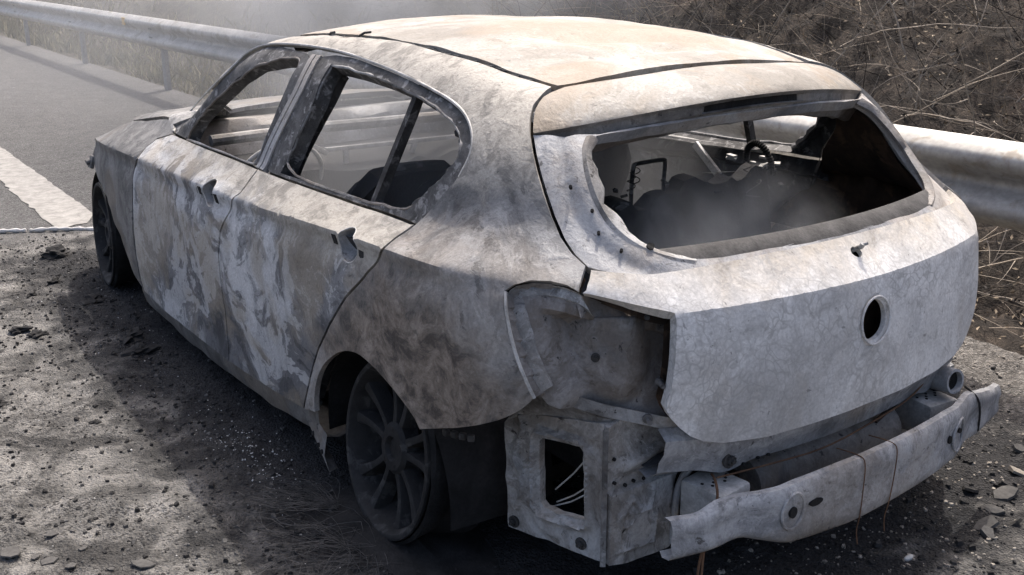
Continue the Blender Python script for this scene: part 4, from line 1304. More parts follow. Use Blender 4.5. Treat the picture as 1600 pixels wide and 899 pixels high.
# inner door shells and inner quarters
def inner(loop, off, mat, res=.03):
    o = panel("inner_shell", [loop], mat, car, off=off, inset=.012, flange=.0, res=res, warp=lambda p: .01 * fbm(p * 9, 3, 17))
    return o
for lp, d1, d2 in ((fd_loop, fd, doors_r[0]), (rd_loop, rd, doors_r[1])):
    o = panel("inner_panel", [lp], "char_grey", d1, off=.075, inset=.012, flange=-.06, res=.03, warp=lambda p: .008 * fbm(p * 9, 3, 17))
    mirror_copy(o, d2)
q_loop = rev(T['rdseam'])[:1] + T['dlo'][:8] + [list(onF('xy', .28, .53)), list(onF('xy', 0., .52))] + T['tgseam'][1:] + [T['lightcut'][0]] + T['lightcut'][2:] + T['qbottom'][:3] + [list(onF('xz', -.2, .55)), list(onF('xz', .3, .55)), list(onF('xz', .3, .70)), list(onF('xz', .02, .83))]
o = panel("inner_quarter", [q_loop], "rust_dark", side, off=.05, inset=.004, flange=.0, res=.03, warp=lambda p: .012 * fbm(p * 7, 3, 19))
mirror_copy(o, side2)
# bars and ribbed hose against the far door
bars = MB().tube([(1.75, -.68, .80), (1.1, -.715, .80), (.5, -.73, .815), (.2, -.735, .83)], .011, 8)
bars.build("door_bar", "bare_pale", doors_r[0])
MB().box((.44, -.70, .765), (.16, .014, .028), Matrix.Rotation(-.65, 3, 'Y'), .003).build("belt_bracket", "bare_pale", doors_r[1])
hose = [(.145 + .055 * math.cos(t), -.64 + .02 * math.sin(t), .80 + .075 * math.sin(t)) for t in np.linspace(-.25, math.pi + .3, 60)]
hm = MB().tube(hose, [.009 + .0035 * (i % 2) for i in range(60)], 8)
hm.build("ribbed_hose", "char", car)
for i in range(9):
    MB().box((random.uniform(.08, .25), random.uniform(-.68, -.58), .805 + random.uniform(-.005, .02)), (random.uniform(.01, .05), .015, .008), Matrix.Rotation(random.uniform(-1, 1), 3, 'Z') @ Matrix.Rotation(random.uniform(-.5, .5), 3, 'X')).build("trim_scrap", "bare_pale", car)
for i in range(16):
    MB().box((random.uniform(-.1, .15), random.uniform(-.5, .5), random.uniform(.79, .82)), (random.uniform(.008, .025), random.uniform(.008, .03), .006), Matrix.Rotation(random.uniform(-1, 1), 3, 'Z') @ Matrix.Rotation(random.uniform(-.6, .6), 3, 'X')).build("ash_scrap", "char_grey", car)

# bare springs and hanging wires in the cabin
for i in range(9):
    y = random.uniform(-.55, .5); z0 = random.uniform(.78, .82); x = random.uniform(.04, .12)
    pts = [(x + .012 * math.cos(t), y + .012 * math.sin(t), z0 + .0045 * t) for t in np.linspace(0, random.uniform(8, 16), 40)]
    MB().tube(pts, .0017, 4).build("seat_spring", "sooty_metal", car)
for i in range(12):
    y = random.uniform(-.5, .55); x = random.uniform(-.05, .9)
    z = random.uniform(.72, .82)
    pts = [(x, y, z)]
    for k in range(5):
        x += random.gauss(0, .05); y += random.gauss(0, .06); z += random.uniform(-.02, .045) if k < 3 else random.uniform(-.05, .0)
        pts.append((x, y, z))
    MB().tube(chaikin(pts, 2), .0018, 4).build("burnt_wire", "grey_wire" if i % 2 else "sooty_metal", car)

# ------------------------------------------------------------------ ground, road, line
def road_material():
    m, t, b = new_mat("road")
    o = coords(t)
    sep = t.nodes.new("ShaderNodeSeparateXYZ"); t.links.new(o, sep.inputs[0])
    X, Y = sep.outputs[0], sep.outputs[1]
    big = noise(t, o, .9, 6, .6, .5)
    med = noise(t, o, 6, 8, .68, .6)
    fine = noise(t, o, 55, 6, .7)
    grit = noise(t, o, 190, 3, .7)
    v = t.nodes.new("ShaderNodeTexVoronoi"); v.inputs["Scale"].default_value = 130; t.links.new(o, v.inputs["Vector"])
    stone = ramp(t, v.outputs["Color"], [(.15, .55), (.6, 1.0), (.9, 1.5)])
    asph = mix(t, 1.0, ramp(t, med, [(.3, (.105, .103, .10)), (.7, (.15, .147, .143))]), stone, 'MULTIPLY')
    asph = mix(t, ramp(t, noise(t, o, 2.2, 5, .6), [(.62, 0.0), (.7, .35)]), asph, (.07, .068, .066))
    # ash, char and scorched crust round the wreck
    ash = ramp(t, med, [(.34, (.045, .044, .042)), (.45, (.115, .111, .105)), (.58, (.205, .197, .185)), (.72, (.29, .278, .26))])
    ash = mix(t, ramp(t, fine, [(.52, 0.0), (.60, .85)]), ash, (.03, .029, .028))
    ash = mix(t, ramp(t, grit, [(.66, 0.0), (.72, .8)]), ash, (.40, .385, .36))
    ash = mix(t, ramp(t, noise(t, o, 1.6, 7, .62, .8), [(.50, 0.0), (.64, .75)]), ash, (.30, .288, .268))
    ash = mix(t, ramp(t, noise(t, mapping(t, o, loc=(3, 5, 1)), 2.7, 8, .68, .8), [(.53, 0.0), (.62, .8)]), ash, (.035, .034, .033))
    lim = math_n(t, 'ADD', X, math_n(t, 'MULTIPLY', math_n(t, 'SUBTRACT', big, .5), 1.0))
    lim = math_n(t, 'ADD', lim, math_n(t, 'MULTIPLY', math_n(t, 'SUBTRACT', fine, .5), .35))
    k_ash = ramp(t, math_n(t, 'MULTIPLY', lim, .1, True), [(.372, 1.0), (.40, 0.0)])
    col = mix(t, k_ash, asph, ash)
    # black char under and close beside the body
    ay = math_n(t, 'ABSOLUTE', Y, 0)
    ay = math_n(t, 'ADD', ay, math_n(t, 'MULTIPLY', math_n(t, 'SUBTRACT', med, .5), .7))
    ay = math_n(t, 'ADD', ay, math_n(t, 'MULTIPLY', math_n(t, 'SUBTRACT', fine, .5), .35))
    k1 = ramp(t, math_n(t, 'MULTIPLY', ay, .5, True), [(.50, 1.0), (.68, 0.0)])
    ax = math_n(t, 'ABSOLUTE', math_n(t, 'SUBTRACT', X, 1.25), 0)
    ax = math_n(t, 'ADD', ax, math_n(t, 'MULTIPLY', math_n(t, 'SUBTRACT', med, .5), .8))
    k2 = ramp(t, math_n(t, 'MULTIPLY', ax, .25, True), [(.52, 1.0), (.62, 0.0)])
    # loose brown gravel on the shoulder side
    gy = math_n(t, 'ADD', Y, math_n(t, 'MULTIPLY', math_n(t, 'SUBTRACT', med, .5), .9))
    kg = ramp(t, math_n(t, 'MULTIPLY', math_n(t, 'MULTIPLY', gy, -1.0), .5, True), [(.22, 0.0), (.40, .85)])
    v2 = t.nodes.new("ShaderNodeTexVoronoi"); v2.inputs["Scale"].default_value = 85; t.links.new(o, v2.inputs["Vector"])
    grav = ramp(t, v2.outputs["Color"], [(.1, (.06, .055, .05)), (.5, (.13, .121, .11)), (.9, (.24, .225, .205))])
    col = mix(t, math_n(t, 'MULTIPLY', kg, ramp(t, X, [(0.0, 1.0), (1.0, 0.0)])), col, grav)
    k = math_n(t, 'MULTIPLY', math_n(t, 'MULTIPLY', k1, k2), .93)
    char = ramp(t, fine, [(.35, (.010, .010, .011)), (.62, (.034, .034, .036)), (.74, (.10, .10, .10))])
    col = mix(t, k, col, char)
    t.links.new(col, b.inputs["Base Color"])
    b.inputs["Roughness"].default_value = .92
    b.inputs["Specular IOR Level"].default_value = .2
    bump(t, b, math_n(t, 'ADD', fine, math_n(t, 'MULTIPLY', v.outputs["Distance"], .8)), .9, .012)
    MAT["road"] = m
road_material()
simple("earth", (.05, .042, .034), (.13, .108, .085), 3, .95, c3=(.035, .032, .03), bd=.02)

def axis(lo, hi, d0, d1, h):
    a = list(np.arange(d0, d1, h))
    s = h; x = a[-1]
    while x < hi: s *= 1.25; x += s; a.append(min(x, hi))
    s = h; x = a[0]
    while x > lo: s *= 1.25; x -= s; a.insert(0, max(x, lo))
    return np.array(a)
def burnt_mask(x, y):
    n = vnoise(np.stack([x * .9, y * .9, 0 * x], -1))
    return np.clip((3.95 + .35 * n - x) / .25, 0, 1) * np.clip((x + 4) / .5, 0, 1)
def road_h(x, y):
    p = np.stack([x, y, 0 * x], -1)
    b = burnt_mask(x, y)
    crust = .0065 * fbm(p * 22, 3, 2) + .018 * np.clip(fbm(p * 7, 3, 6) - .25, 0, 1) + .006 * np.clip(fbm(p * 50, 2, 8), 0, 2)
    return b * crust * .8 + .0012 * fbm(p * 40, 2, 4)
xs = axis(-12, 90, -1.5, 4.4, .019); ys = axis(-1.72, 12, -1.72, 2.2, .019)
XX, YY = np.meshgrid(xs, ys, indexing='ij')
ZZ = road_h(XX, YY)
nx, ny = XX.shape
idx = np.arange(nx * ny).reshape(nx, ny)
fa = np.stack([idx[:-1, :-1], idx[1:, :-1], idx[1:, 1:], idx[:-1, 1:]], -1).reshape(-1, 4)
road = mk("road", np.stack([XX, YY, ZZ], -1).reshape(-1, 3), fa, "road", None, 180)
tag(road, kind="structure")
gd = mk("ground", [(-400, -400, -.12), (400, -400, -.12), (400, 400, -.12), (-400, 400, -.12)], [(0, 1, 2, 3)], "earth", None, smooth=False)
tag(gd, kind="structure")

# worn white edge line
m, t, b = new_mat("line_paint")
o = coords(t)
w1_ = noise(t, o, 14, 8, .7, .5); w2_ = noise(t, mapping(t, o, (1.2, .25, 1)), 22, 5, .65, .8)
col = ramp(t, w1_, [(.30, (.16, .153, .142)), (.55, (.29, .279, .258)), (.8, (.36, .347, .322))])
col = mix(t, ramp(t, noise(t, o, 90, 5, .7), [(.56, 0.0), (.64, .7)]), col, (.20, .19, .175))
col = mix(t, ramp(t, w2_, [(.60, 0.0), (.64, .65)]), col, (.16, .15, .14))
t.links.new(col, b.inputs["Base Color"]); b.inputs["Roughness"].default_value = .85
bump(t, b, w1_, .5, .004)
MAT["line_paint"] = m
lx = np.concatenate([np.arange(4.02, 8, .03), np.arange(8, 40, .5)])
rows = []
for i, x in enumerate(lx):
    j = .012 * float(vnoise(np.array([x * 14, 0, 0.])))
    e = max(0, 1 - (x - 4.02) / .10)
    rows.append([(x + (.10 * float(vnoise(np.array([y * 16, 9, 0.]))) * e), y, .0052 + .001 * float(vnoise(np.array([x * 30, y * 30, 1.])))) for y in np.linspace(.535 + j * .5, .80 + j, 9)])
ln = MB().grid(rows).build("edge_line", "line_paint")
tag(ln, kind="structure")

# ------------------------------------------------------------------ verge and burnt bank
m, t, b = new_mat("bank_soil")
o = coords(t)
a_ = noise(t, o, 1.1, 8, .66, .6); f_ = noise(t, o, 9, 8, .72, .4); g_n = noise(t, o, 60, 5, .7)
col = ramp(t, f_, [(.32, (.018, .016, .015)), (.5, (.045, .039, .034)), (.66, (.105, .086, .07)), (.8, (.18, .146, .112))])
col = mix(t, ramp(t, a_, [(.60, 0.0), (.68, .6)]), col, (.14, .105, .082))
sepb = t.nodes.new("ShaderNodeSeparateXYZ"); t.links.new(o, sepb.inputs[0])
far = ramp(t, math_n(t, 'MULTIPLY', math_n(t, 'ADD', sepb.outputs[0], math_n(t, 'MULTIPLY', a_, 1.5)), .1, True), [(.52, 0.0), (.75, 1.0)])
col = mix(t, far, col, ramp(t, f_, [(.35, (.04, .037, .03)), (.55, (.085, .077, .057)), (.72, (.16, .14, .10))]))
t.links.new(col, b.inputs["Base Color"]); b.inputs["Roughness"].default_value = .95; b.inputs["Specular IOR Level"].default_value = .15
bump(t, b, math_n(t, 'ADD', f_, g_n), .9, .03)
MAT["bank_soil"] = m
def bank_z(x, y):
    p = np.stack([x, y, 0 * x], -1)
    d = np.clip(-2.15 - y, 0, None)
    return -.02 + .72 * d - .012 * d * d + (.05 + .12 * np.clip(d, 0, 1)) * fbm(p * 1.7, 4, 3) + .03 * fbm(p * 9, 3, 5)
xs = axis(-10, 80, -3.0, 7.0, .06); ys = -axis(1.7, 16, 1.7, 6.0, .06)[::-1]
XX, YY = np.meshgrid(xs, ys, indexing='ij')
ZZ = bank_z(XX, YY)
ZZ = np.where(YY > -1.75, -.03, ZZ)
nx, ny = XX.shape
idx = np.arange(nx * ny).reshape(nx, ny)
fa = np.stack([idx[:-1, :-1], idx[1:, :-1], idx[1:, 1:], idx[:-1, 1:]], -1).reshape(-1, 4)
bank = mk("bank", np.stack([XX, YY, ZZ], -1).reshape(-1, 3), fa, "bank_soil", None, 180)
tag(bank, kind="structure")

simple("twig_pale", (.24, .20, .155), (.44, .38, .31), 6, .85)
simple("twig_dark", (.02, .018, .017), (.06, .05, .043), 6, .9)
simple("leaf_tan", (.17, .13, .09), (.34, .28, .20), 5, .8)
simple("leaf_char", (.015, .014, .013), (.05, .043, .038), 5, .9)
simple("grass_dry", (.16, .145, .085), (.30, .27, .17), 3, .85)

def stem(rng, root, L, lean, sides=4, r0=.0035, n=9):
    d = Vector(lean).normalized()
    p = Vector(root); pts = [p.copy()]; rs = [r0]
    bend = Vector((rng.gauss(0, 1), rng.gauss(0, 1), rng.gauss(-.35, .5))) * .22
    for i in range(n):
        d = (d + bend / n * 2.2 + Vector((rng.gauss(0, .07), rng.gauss(0, .07), rng.gauss(0, .07)))).normalized()
        p = p + d * L / n
        pts.append(p.copy()); rs.append(r0 * (1 - .8 * (i + 1) / n))
    return pts, rs
rg = random.Random(3)
def root_pt(x0, x1, y0, y1):
    x = rg.uniform(x0, x1); y = rg.uniform(y0, y1)
    return x, y, float(bank_z(np.array(x), np.array(y)))
for nm, mat, cnt, rr in (("charred_brush", "twig_dark", 1500, .003), ("scorched_brush", "twig_pale", 1500, .0027)):
    m = MB()
    for i in range(cnt):
        x, y, z = root_pt(-3.0, 9.0, -6.5, -1.95) if mat == "twig_dark" else root_pt(-1.8, 6.0, -5.2, -1.9)
        pts, rs = stem(rg, (x, y, z - .02), rg.uniform(.2, .9) * (1.2 if mat == "twig_pale" else 1), (rg.gauss(0, .8), rg.gauss(.25, .6), rg.uniform(.1, 1.0)), 3, rg.uniform(.6, 1.4) * rr, 6)
        m.tube(pts, rs, 3, cap=False)
        if rg.random() < .6:
            k = rg.randint(1, 4)
            p2, r2 = stem(rg, pts[k], rg.uniform(.1, .35), (rg.gauss(0, 1), rg.gauss(0, 1), rg.gauss(.3, .6)), 3, rs[k] * .7, 4)
            m.tube(p2, r2, 3, cap=False)
    o = m.build(nm, mat)
    tag(o, "tangle of charred black twigs covering the slope behind the guardrail" if mat == "twig_dark" else "thin scorched tan twigs tangled over the burnt slope", "brush", kind="stuff")
for nm, mat, cnt in (("leaf_litter", "leaf_char", 9000), ("scorched_leaves", "leaf_tan", 2600)):
    V = []; Fq = []; LP = []
    for i in range(cnt):
        if mat == "leaf_tan":
            cx, cy = ((.0, -2.35), (.8, -2.9), (1.6, -3.6), (.2, -3.3), (3.2, -3.8), (-.6, -2.2), (-.5, -1.95), (2.4, -3.1), (.3, -4.4), (4.2, -3.2), (5.4, -3.0))[rg.randrange(11)]
            x = cx + rg.gauss(0, .45); y = min(-1.8, cy + rg.gauss(0, .35))
        else:
            x = rg.uniform(-3, 9); y = rg.uniform(-6.5, -1.85)
        LP.append((x, y))
    LZ = bank_z(np.array([a for a, _ in LP]), np.array([b for _, b in LP]))
    for i in range(cnt):
        x, y = LP[i]
        z = float(LZ[i]) + abs(rg.gauss(0, .05 if mat == "leaf_char" else .09))
        s = rg.uniform(.007, .019)
        a = Vector((rg.gauss(0, 1), rg.gauss(0, 1), rg.gauss(0, .6))).normalized(); bb_ = a.orthogonal().normalized(); bb_.rotate(Matrix.Rotation(rg.uniform(0, 6.3), 3, a))
        c = Vector((x, y, z)); k = len(V); n_ = a.cross(bb_)
        V += [c - a * s, c + bb_ * s * .5 + n_ * s * .2, c + a * s, c - bb_ * s * .5 + n_ * s * .2]
        Fq.append((k, k + 1, k + 2)); Fq.append((k, k + 2, k + 3))
    o = mk(nm, V, Fq, mat, None, smooth=False)
    tag(o, "blackened leaf litter lying over the burnt slope" if mat == "leaf_char" else "curled tan scorched leaves caught in the slope's twigs", "leaves", kind="stuff")
# dry grass along the far rail
V = []; Fq = []
GP = [(rg.uniform(4.6, 26), -1.78 - abs(rg.gauss(0, .55))) for i in range(5200)]
GZ = bank_z(np.array([a for a, _ in GP]), np.array([b for _, b in GP]))
for i in range(5200):
    x, y = GP[i]; z = float(GZ[i])
    h = rg.uniform(.05, .24) ; w = rg.uniform(.003, .007) * (1 + x / 20)
    dx, dy = rg.gauss(0, .35) * h, rg.gauss(0, .35) * h; a = rg.uniform(0, 3.14)
    k = len(V); ca, sa = math.cos(a) * w, math.sin(a) * w
    V += [(x - ca, y - sa, z), (x + ca, y + sa, z), (x + dx * .4 + ca * .6, y + dy * .4 + sa * .6, z + h * .6), (x + dx, y + dy, z + h)]
    Fq += [(k, k + 1, k + 2), (k, k + 2, k + 3)]
o = mk("dry_grass", V, Fq, "grass_dry", None, smooth=False)
tag(o, "dry olive grass growing along the foot of the guardrail", "grass", kind="stuff")

# single tall stems standing clear of the tangle
stem_spots = [(.10, -2.6, 1.25, (-.05, .05, 1)), (.55, -3.1, 1.5, (-.5, .2, .5)), (-.25, -2.35, .7, (.05, .15, 1)), (-.55, -2.3, 1.3, (-.9, .1, .25)), (1.2, -2.9, 1.2, (-.8, .3, .35)),
              (.0, -2.5, 1.1, (-.8, .1, .5)), (.9, -2.6, .9, (.5, .3, .6)), (1.9, -3.0, 1.3, (-.4, .2, .8)), (.3, -2.9, 1.4, (-1, .1, .12)), (-.3, -2.7, 1.0, (.7, .1, .6)),
              (1.5, -3.4, 1.4, (.3, .1, .9)), (2.6, -3.4, 1.3, (-.6, .3, .6)), (.7, -3.6, 1.5, (-.7, -.1, .7)), (-.8, -2.5, 1.2, (.4, .2, .5)), (2.2, -2.8, .9, (-.9, .2, .3)),
              (-.1, -3.2, 1.5, (-.3, .1, .9)), (-.5, -3.0, 1.3, (.2, .2, .9)), (3.2, -3.3, 1.2, (.2, .2, .8)), (.4, -2.35, .8, (-.7, .25, .3)), (-.15, -2.25, .6, (.9, .1, .4)),
              (.6, -2.7, 1.2, (-.2, .3, .9)), (.2, -3.4, 1.6, (.3, .3, .8)), (1.1, -3.3, 1.5, (-.9, .2, .5)), (1.4, -2.7, 1.0, (.1, .3, 1)), (-.4, -3.4, 1.4, (.5, .2, .7)), (.8, -4.0, 1.6, (-.5, .4, .6)),
              (1.8, -3.8, 1.5, (.4, .3, .7)), (2.9, -3.0, 1.0, (-.5, .3, .7)), (-.7, -2.8, 1.3, (.1, .1, 1)), (.0, -3.9, 1.5, (-.6, .3, .6)), (.5, -2.45, .9, (-.9, .3, .5)), (2.1, -3.5, 1.4, (-.8, .3, .4))]
for i, (x, y, L, d) in enumerate(stem_spots):
    z = float(bank_z(np.array(x), np.array(y)))
    pts, rs = stem(rg, (x, y, z - .03), L, d, 5, .0062, 12)
    m = MB().tube(pts, rs, 5)
    for k in (3, 5, 7, 9):
        p2, r2 = stem(rg, pts[k], rg.uniform(.15, .4), (rg.gauss(0, 1), rg.gauss(0, 1), rg.gauss(.2, .6)), 4, rs[k] * .7, 5)
        m.tube(p2, r2, 4)
    o = m.build("dry_stem", "twig_pale")
    tag(o, "long bare tan stem arching out of the burnt slope behind the guardrail", "stem", "bare stems on the burnt slope")

# ------------------------------------------------------------------ guardrail
simple("galvanised", (.30, .291, .272), (.46, .448, .42), 3.5, .5, metallic=.25, bmp=.12, bd=.002, c3=(.27, .245, .21))
simple("galvanised_post", (.20, .20, .20), (.29, .288, .28), 3, .6, metallic=.2, bmp=.12, bd=.002)
simple("reflector", (.55, .36, .10), (.66, .45, .16), 10, .4, bmp=.1)
gr_ = empty("guardrail", (2.7, -1.60, 0))
tag(gr_, "galvanised corrugated steel guardrail running along the foot of the slope", "guardrail")
prof = [(-.006, .150), (-.002, .157), (.006, .156), (.020, .150), (.070, .118), (.080, .106), (.083, .092), (.082, .078), (.074, .064), (.016, .022), (.008, .010), (.006, .0),
        (.008, -.010), (.016, -.022), (.074, -.064), (.082, -.078), (.083, -.092), (.080, -.106), (.070, -.118), (.020, -.150), (.006, -.156), (-.002, -.157), (-.006, -.150)]
rail_z = lambda x: .668 - .0053 * x
for k in range(-2, 12):
    x0 = -.7 + 3.4 * k; x1 = x0 + 3.4
    rows = []
    for x in np.linspace(x0 - .12, x1 + .0, 9):
        o_ = .0035 if x < x0 else 0.0
        rows.append([(x, -1.575 + d * 1.0 + .003 * (k % 2), rail_z(x) + z) for d, z in prof])
    s_ = MB().grid(rows).build("rail_beam", "galvanised", gr_, angle=28)
    for dx in (-.03, -.09):
        for dz in (.045, -.045):
            c = Vector((x0 + dx, -1.575 + .052, rail_z(x0) + dz))
            MB().tube([c, c + Vector((0, .012, 0))], .011, 6).build("rail_bolt", "galvanised_post", s_)
    if k % 3 == 0:
        pz = rail_z(x0)
for k in range(-1, 12):
    x = -.7 + 3.4 * k
    m = MB()
    zt_ = rail_z(x) + .08
    for cx, cy, sx, sy in ((x, -1.645, .10, .006), (x - .048, -1.665, .006, .045), (x + .048, -1.665, .006, .045)):
        m.box((cx, cy, zt_ / 2 - .05), (sx, sy, zt_ + .1))
    m.box((x, -1.61, rail_z(x)), (.10, .064, .16), None, .008)
    m.build("post", "galvanised_post", gr_)
MB().box((10.3, -1.495, rail_z(10.3) + .085), (.11, .012, .085), None, .004).build("reflector", "reflector", gr_)

# ------------------------------------------------------------------ debris
def chip(rng, s, flat=.5):
    n = rng.randint(4, 6)
    pts = []
    for k in range(n):
        a = 2 * math.pi * (k + rng.uniform(-.25, .25)) / n
        pts.append((math.cos(a) * s * rng.uniform(.6, 1.1), math.sin(a) * s * rng.uniform(.6, 1.1)))
    h = s * flat * rng.uniform(.6, 1.2)
    V = [(x, y, -h * .3) for x, y in pts] + [(x * .72 + rng.gauss(0, .1) * s, y * .72, h * rng.uniform(.6, 1)) for x, y in pts]
    Fq = [tuple(range(n, 2 * n))] + [(k, (k + 1) % n, n + (k + 1) % n, n + k) for k in range(n)]
    return V, Fq
simple("debris_dark", (.012, .012, .012), (.045, .043, .042), 12, .95)
simple("debris_ash", (.06, .058, .055), (.125, .12, .114), 9, .95)
simple("debris_pale", (.40, .39, .37), (.62, .61, .59), 12, .7)
simple("gravel_tan", (.16, .142, .12), (.33, .30, .26), 14, .95, c3=(.08, .073, .066))
def scatter(name, mat, n, fn, smin_, smax_, flat, label, cat):
    V = []; Fq = []
    XY = [fn() for _ in range(n)]
    ZS = road_h(np.array([a for a, _ in XY]), np.array([b for _, b in XY]))
    for i in range(n):
        x, y = XY[i]
        s = smin_ * (smax_ / smin_) ** (rg.random() ** 1.8)
        v, f = chip(rg, s, flat)
        a = rg.uniform(0, 6.28); tx, ty = rg.gauss(0, .2), rg.gauss(0, .2)
        z = float(ZS[i])
        k = len(V)
        for px_, py_, pz_ in v:
            X_ = px_ * math.cos(a) - py_ * math.sin(a); Y_ = px_ * math.sin(a) + py_ * math.cos(a)
            V.append((x + X_, y + Y_, z + pz_ + tx * X_ + ty * Y_))
        Fq += [tuple(q + k for q in ff) for ff in f]
    o = mk(name, V, Fq, mat, None, smooth=False)
    tag(o, label, cat, kind="stuff")
side_xy = lambda: (rg.uniform(-1.3, 3.8), .80 + abs(rg.gauss(0, .42)))
def wide_xy():
    return (rg.uniform(-1.3, 3.9), rg.uniform(.75, 2.3))
def right_xy():
    return (rg.uniform(-1.5, .4), rg.uniform(-1.7, .3))
scatter("char_crumbs", "debris_dark", 6500, lambda: side_xy() if rg.random() < .62 else wide_xy(), .002, .012, .7, "black char crumbs strewn over the road beside the wreck", "char")
scatter("ash_crumbs", "debris_ash", 3400, wide_xy, .002, .011, .6, "grey ash crumbs strewn over the scorched road", "ash")
scatter("pale_crumbs", "debris_pale", 420, lambda: side_xy() if rg.random() < .8 else wide_xy(), .0015, .005, .6, "tiny white crumbs of melted metal and glass by the wreck", "crumbs")
scatter("sill_crumbs", "debris_pale", 260, lambda: (rg.gauss(.72, .16), rg.gauss(.99, .05)), .0015, .0045, .6, "heap of tiny pale glass crumbs below the sill", "glass")
scatter("gravel", "gravel_tan", 4200, right_xy, .0025, .010, .6, "loose tan gravel on the shoulder behind the wreck", "gravel")
scatter("char_gravel", "debris_dark", 2200, lambda: (rg.uniform(-1.4, .2), rg.gauss(-.2, .5)), .003, .014, .7, "black burnt crumbs under the bumper beam", "char")

def lump(x, y, s, name, mat, label, cat, group, flat=.5, rough=.35):
    bm = bmesh.new()
    bmesh.ops.create_icosphere(bm, subdivisions=3, radius=1)
    z = float(road_h(np.array(x), np.array(y)))
    sc_ = (rg.uniform(.7, 1.4), rg.uniform(.6, 1.1), flat * rg.uniform(.8, 1.2)); of = rg.uniform(0, 50)
    for v in bm.verts:
        p = np.array(v.co)
        k = 1 + rough * float(fbm(p * 1.6 + of, 3, 2))
        v.co = Vector((p[0] * sc_[0] * s * k, p[1] * sc_[1] * s * k, p[2] * sc_[2] * s * k + s * flat * .35))
    me = bpy.data.meshes.new(name); bm.to_mesh(me); bm.free()
    me.materials.append(MAT[mat])
    o = bpy.data.objects.new(name, me); COL.objects.link(o)
    o.location = (x, y, z); o.rotation_euler = (0, 0, rg.uniform(0, 6.28))
    tag(o, label, cat, group)
    return o
for x, y, s in ((3.37, .93, .055), (2.28, 1.33, .04), (2.19, 1.28, .028), (1.93, .98, .05), (2.9, 1.05, .03), (1.55, 1.55, .03), (1.75, 1.0, .06), (2.5, .98, .045), (2.75, 1.18, .02), (1.2, 1.32, .022)):
    lump(x, y, s, "char_clump", "debris_dark", "crumbly black clump of char on the road beside the doors", "char clump", "black char clumps on the road", .45, .7)
def plate_piece(x, y, s, name, mat, label, cat, group, tilt=.1, h=.006):
    n = rg.randint(5, 7)
    pts = []
    for k in range(n):
        a = 2 * math.pi * (k + rg.uniform(-.2, .2)) / n; r = s * rg.uniform(.65, 1.1)
        pts.append((math.cos(a) * r, math.sin(a) * r * .75))
    V = [(a, b, 0) for a, b in pts] + [(a * .94, b * .94, h * rg.uniform(.8, 1.3)) for a, b in pts] + [(0, 0, h * 1.2)]
    Fq = [(k, (k + 1) % n, n + (k + 1) % n, n + k) for k in range(n)] + [(n + k, n + (k + 1) % n, 2 * n) for k in range(n)] + [tuple(range(n - 1, -1, -1))]
    o = mk(name, V, Fq, mat, None, smooth=False)
    o.location = (x, y, float(road_h(np.array(x), np.array(y))) + .003)
    o.rotation_euler = (rg.gauss(0, tilt), rg.gauss(0, tilt), rg.uniform(0, 6.28))
    tag(o, label, cat, group)
    return o
for x, y, s in ((.49, 1.71, .036), (.42, 1.64, .03), (.25, 1.45, .036), (.29, 1.52, .012), (.43, 1.55, .016), (.46, 1.66, .02), (.36, 1.60, .018), (.55, 1.60, .02), (.33, 1.68, .016), (.52, 1.78, .02)):
    plate_piece(x, y, s, "crust_flake", "debris_ash", "flat grey flake of scorched crust on the road", "flake", "grey crust flakes on the road", .04, .003)
for x, y, s, mt in ((-.83, -.66, .045, "debris_ash"), (-.89, -.45, .04, "debris_ash"), (-.80, -.70, .03, "debris_dark"), (-.76, -.60, .03, "debris_dark"), (-.86, -.55, .028, "debris_ash"), (-.92, -.42, .03, "debris_ash"), (-.78, -.81, .03, "gravel_tan"), (-.70, -.95, .025, "debris_ash"), (-.94, -.52, .022, "debris_dark"), (-.86, -.74, .03, "debris_dark")):
    plate_piece(x, y, s, "fallen_fragment", mt, "jagged fallen fragment among the gravel behind the bumper beam", "fragment", "fallen fragments on the gravel", .35, .008)
o = lump(-.875, -.135, .012, "white_pebble", "debris_pale", "small round white pebble on the char under the bumper beam", "pebble", None, .8, .1)
# thin white melted strip across the ash
for nm, pts, lb in (("melted_strip", [(4.04, 1.12, .012), (4.0, 1.02, .014), (3.965, .95, .010)], "short white melted strip at the edge of the clean asphalt"),
                    ("melted_strip", [(3.95, .935, .010), (3.90, .84, .016), (3.86, .77, .012), (3.80, .69, .014), (3.74, .62, .01)], "longer white melted strip ending by the front wheel")):
    pc = chaikin(pts, 2)
    m = MB().tube(pc, [.011 + .004 * math.sin(i * 2.1) for i in range(len(pc))], 8)
    o = m.build(nm, "debris_pale")
    tag(o, lb, "strip")

# steel cord from the burnt tyre lying in fans by the rear wheel
m = MB()
for i in range(120):
    a = rg.random()
    if i < 55:
        p0 = Vector((.22 + rg.gauss(0, .02), .93 + rg.gauss(0, .012), .02)); d = Vector((.30 + rg.gauss(0, .10), .30 + rg.gauss(0, .10), 0)); L = rg.uniform(.12, .30)
    else:
        p0 = Vector((-.03 + rg.gauss(0, .08), .97 + rg.gauss(0, .03), .015)); d = Vector((rg.gauss(.1, .5), .25 + rg.gauss(0, .12), 0)); L = rg.uniform(.15, .36)
    d.normalize(); w = Vector((-d.y, d.x, 0)) * rg.gauss(0, .05)
    pts = [p0 + d * L * t + w * math.sin(t * 3) + Vector((0, 0, .004 + .022 * math.sin(t * math.pi) * rg.random())) for t in np.linspace(0, 1, 7)]
    m.tube(pts, .0007, 3, cap=False)
o = m.build("tyre_cord", "grey_wire")
tag(o, "fans of thin steel tyre cord lying round the rear wheel", "tyre cord", kind="stuff")
rows = []
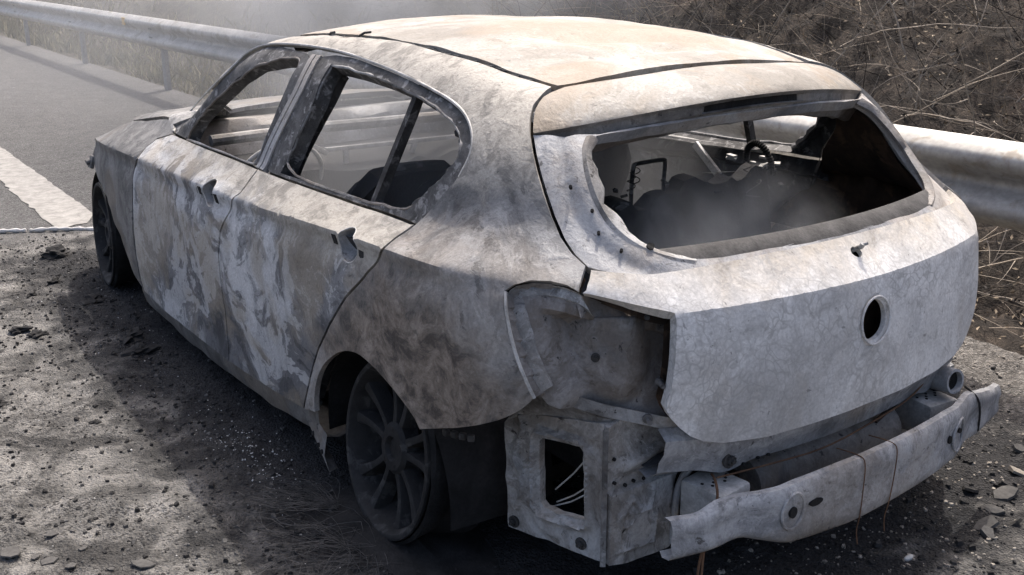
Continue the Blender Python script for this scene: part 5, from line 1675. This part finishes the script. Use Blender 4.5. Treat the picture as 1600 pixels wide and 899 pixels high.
for i, t in enumerate(np.linspace(0, 2 * math.pi, 41)):
    rows.append([(.03 + (r_ * 1.0) * math.cos(t) * 1.25, .84 + r_ * math.sin(t) * .75, h_ + .008 * float(vnoise(np.array([math.cos(t) * 4, math.sin(t) * 4, j * 2.]))) ) for j, (r_, h_) in enumerate(((.30, -.005), (.24, .008), (.17, .018), (.08, .026), (.0, .03)))])
o = MB().grid(rows).build("tyre_ash", "char")
tag(o, "mound of black tyre ash under the rear rim", "ash")

# ------------------------------------------------------------------ smoke
def smoke(name, lo, hi, centre, rad, dens, nscale, thr, label, base_=.25):
    lo = Vector(lo); hi = Vector(hi)
    m_ = MB().box((lo + hi) / 2, hi - lo)
    mt = bpy.data.materials.new(name); mt.use_nodes = True
    t = mt.node_tree
    t.nodes.remove(t.nodes["Principled BSDF"])
    pv = t.nodes.new("ShaderNodeVolumePrincipled")
    pv.inputs["Color"].default_value = (.78, .80, .83, 1)
    pv.inputs["Anisotropy"].default_value = .2
    t.links.new(pv.outputs[0], t.nodes["Material Output"].inputs["Volume"])
    o = coords(t)
    n = noise(t, mapping(t, o, (1, 1, .7)), nscale, 4, .6, .8)
    n = ramp(t, n, [(thr, 0.0), (thr + .28, 1.0)])
    mp = t.nodes.new("ShaderNodeMapping"); mp.vector_type = 'TEXTURE'
    mp.inputs["Location"].default_value = centre; mp.inputs["Scale"].default_value = rad
    t.links.new(o, mp.inputs["Vector"])
    g = t.nodes.new("ShaderNodeTexGradient"); g.gradient_type = 'SPHERICAL'
    t.links.new(mp.outputs[0], g.inputs[0])
    f = ramp(t, g.outputs["Fac"], [(0, 0.0), (.55, 1.0)])
    d = math_n(t, 'MULTIPLY', math_n(t, 'MULTIPLY', math_n(t, 'ADD', n, base_), f), dens)
    t.links.new(d, pv.inputs["Density"])
    MAT[name] = mt
    o = m_.build(name, name, None, smooth=False)
    tag(o, label, "smoke", kind="stuff")
    return o
smoke("smoke", (2.95, -7.5, .03), (17, 2.4, 3.6), (8.0, -3.0, 1.2), (7.2, 5.0, 3.0), .075, .55, .40, "pale smoke drifting over the road and rail ahead of the wreck")
smoke("smoke_plume", (3.2, -6.0, .2), (9.2, -.4, 4.2), (6.2, -3.2, 2.0), (3.0, 2.8, 2.3), 1.0, 1.1, .42, "pale smoke plume rising behind the car by the far rail", .1)
smoke("boot_smoke", (-.62, -.46, .42), (.0, .46, 1.02), (-.40, .10, .60), (.36, .48, .42), 5.5, 5.5, .47, "thin white smoke rising from the burnt boot", .08)
smoke("cabin_smoke", (.30, -.62, .36), (1.80, .62, 1.12), (1.0, 0, .75), (1.3, 1.1, .75), .8, 2.2, .38, "thin grey smoke hanging inside the burnt cabin")
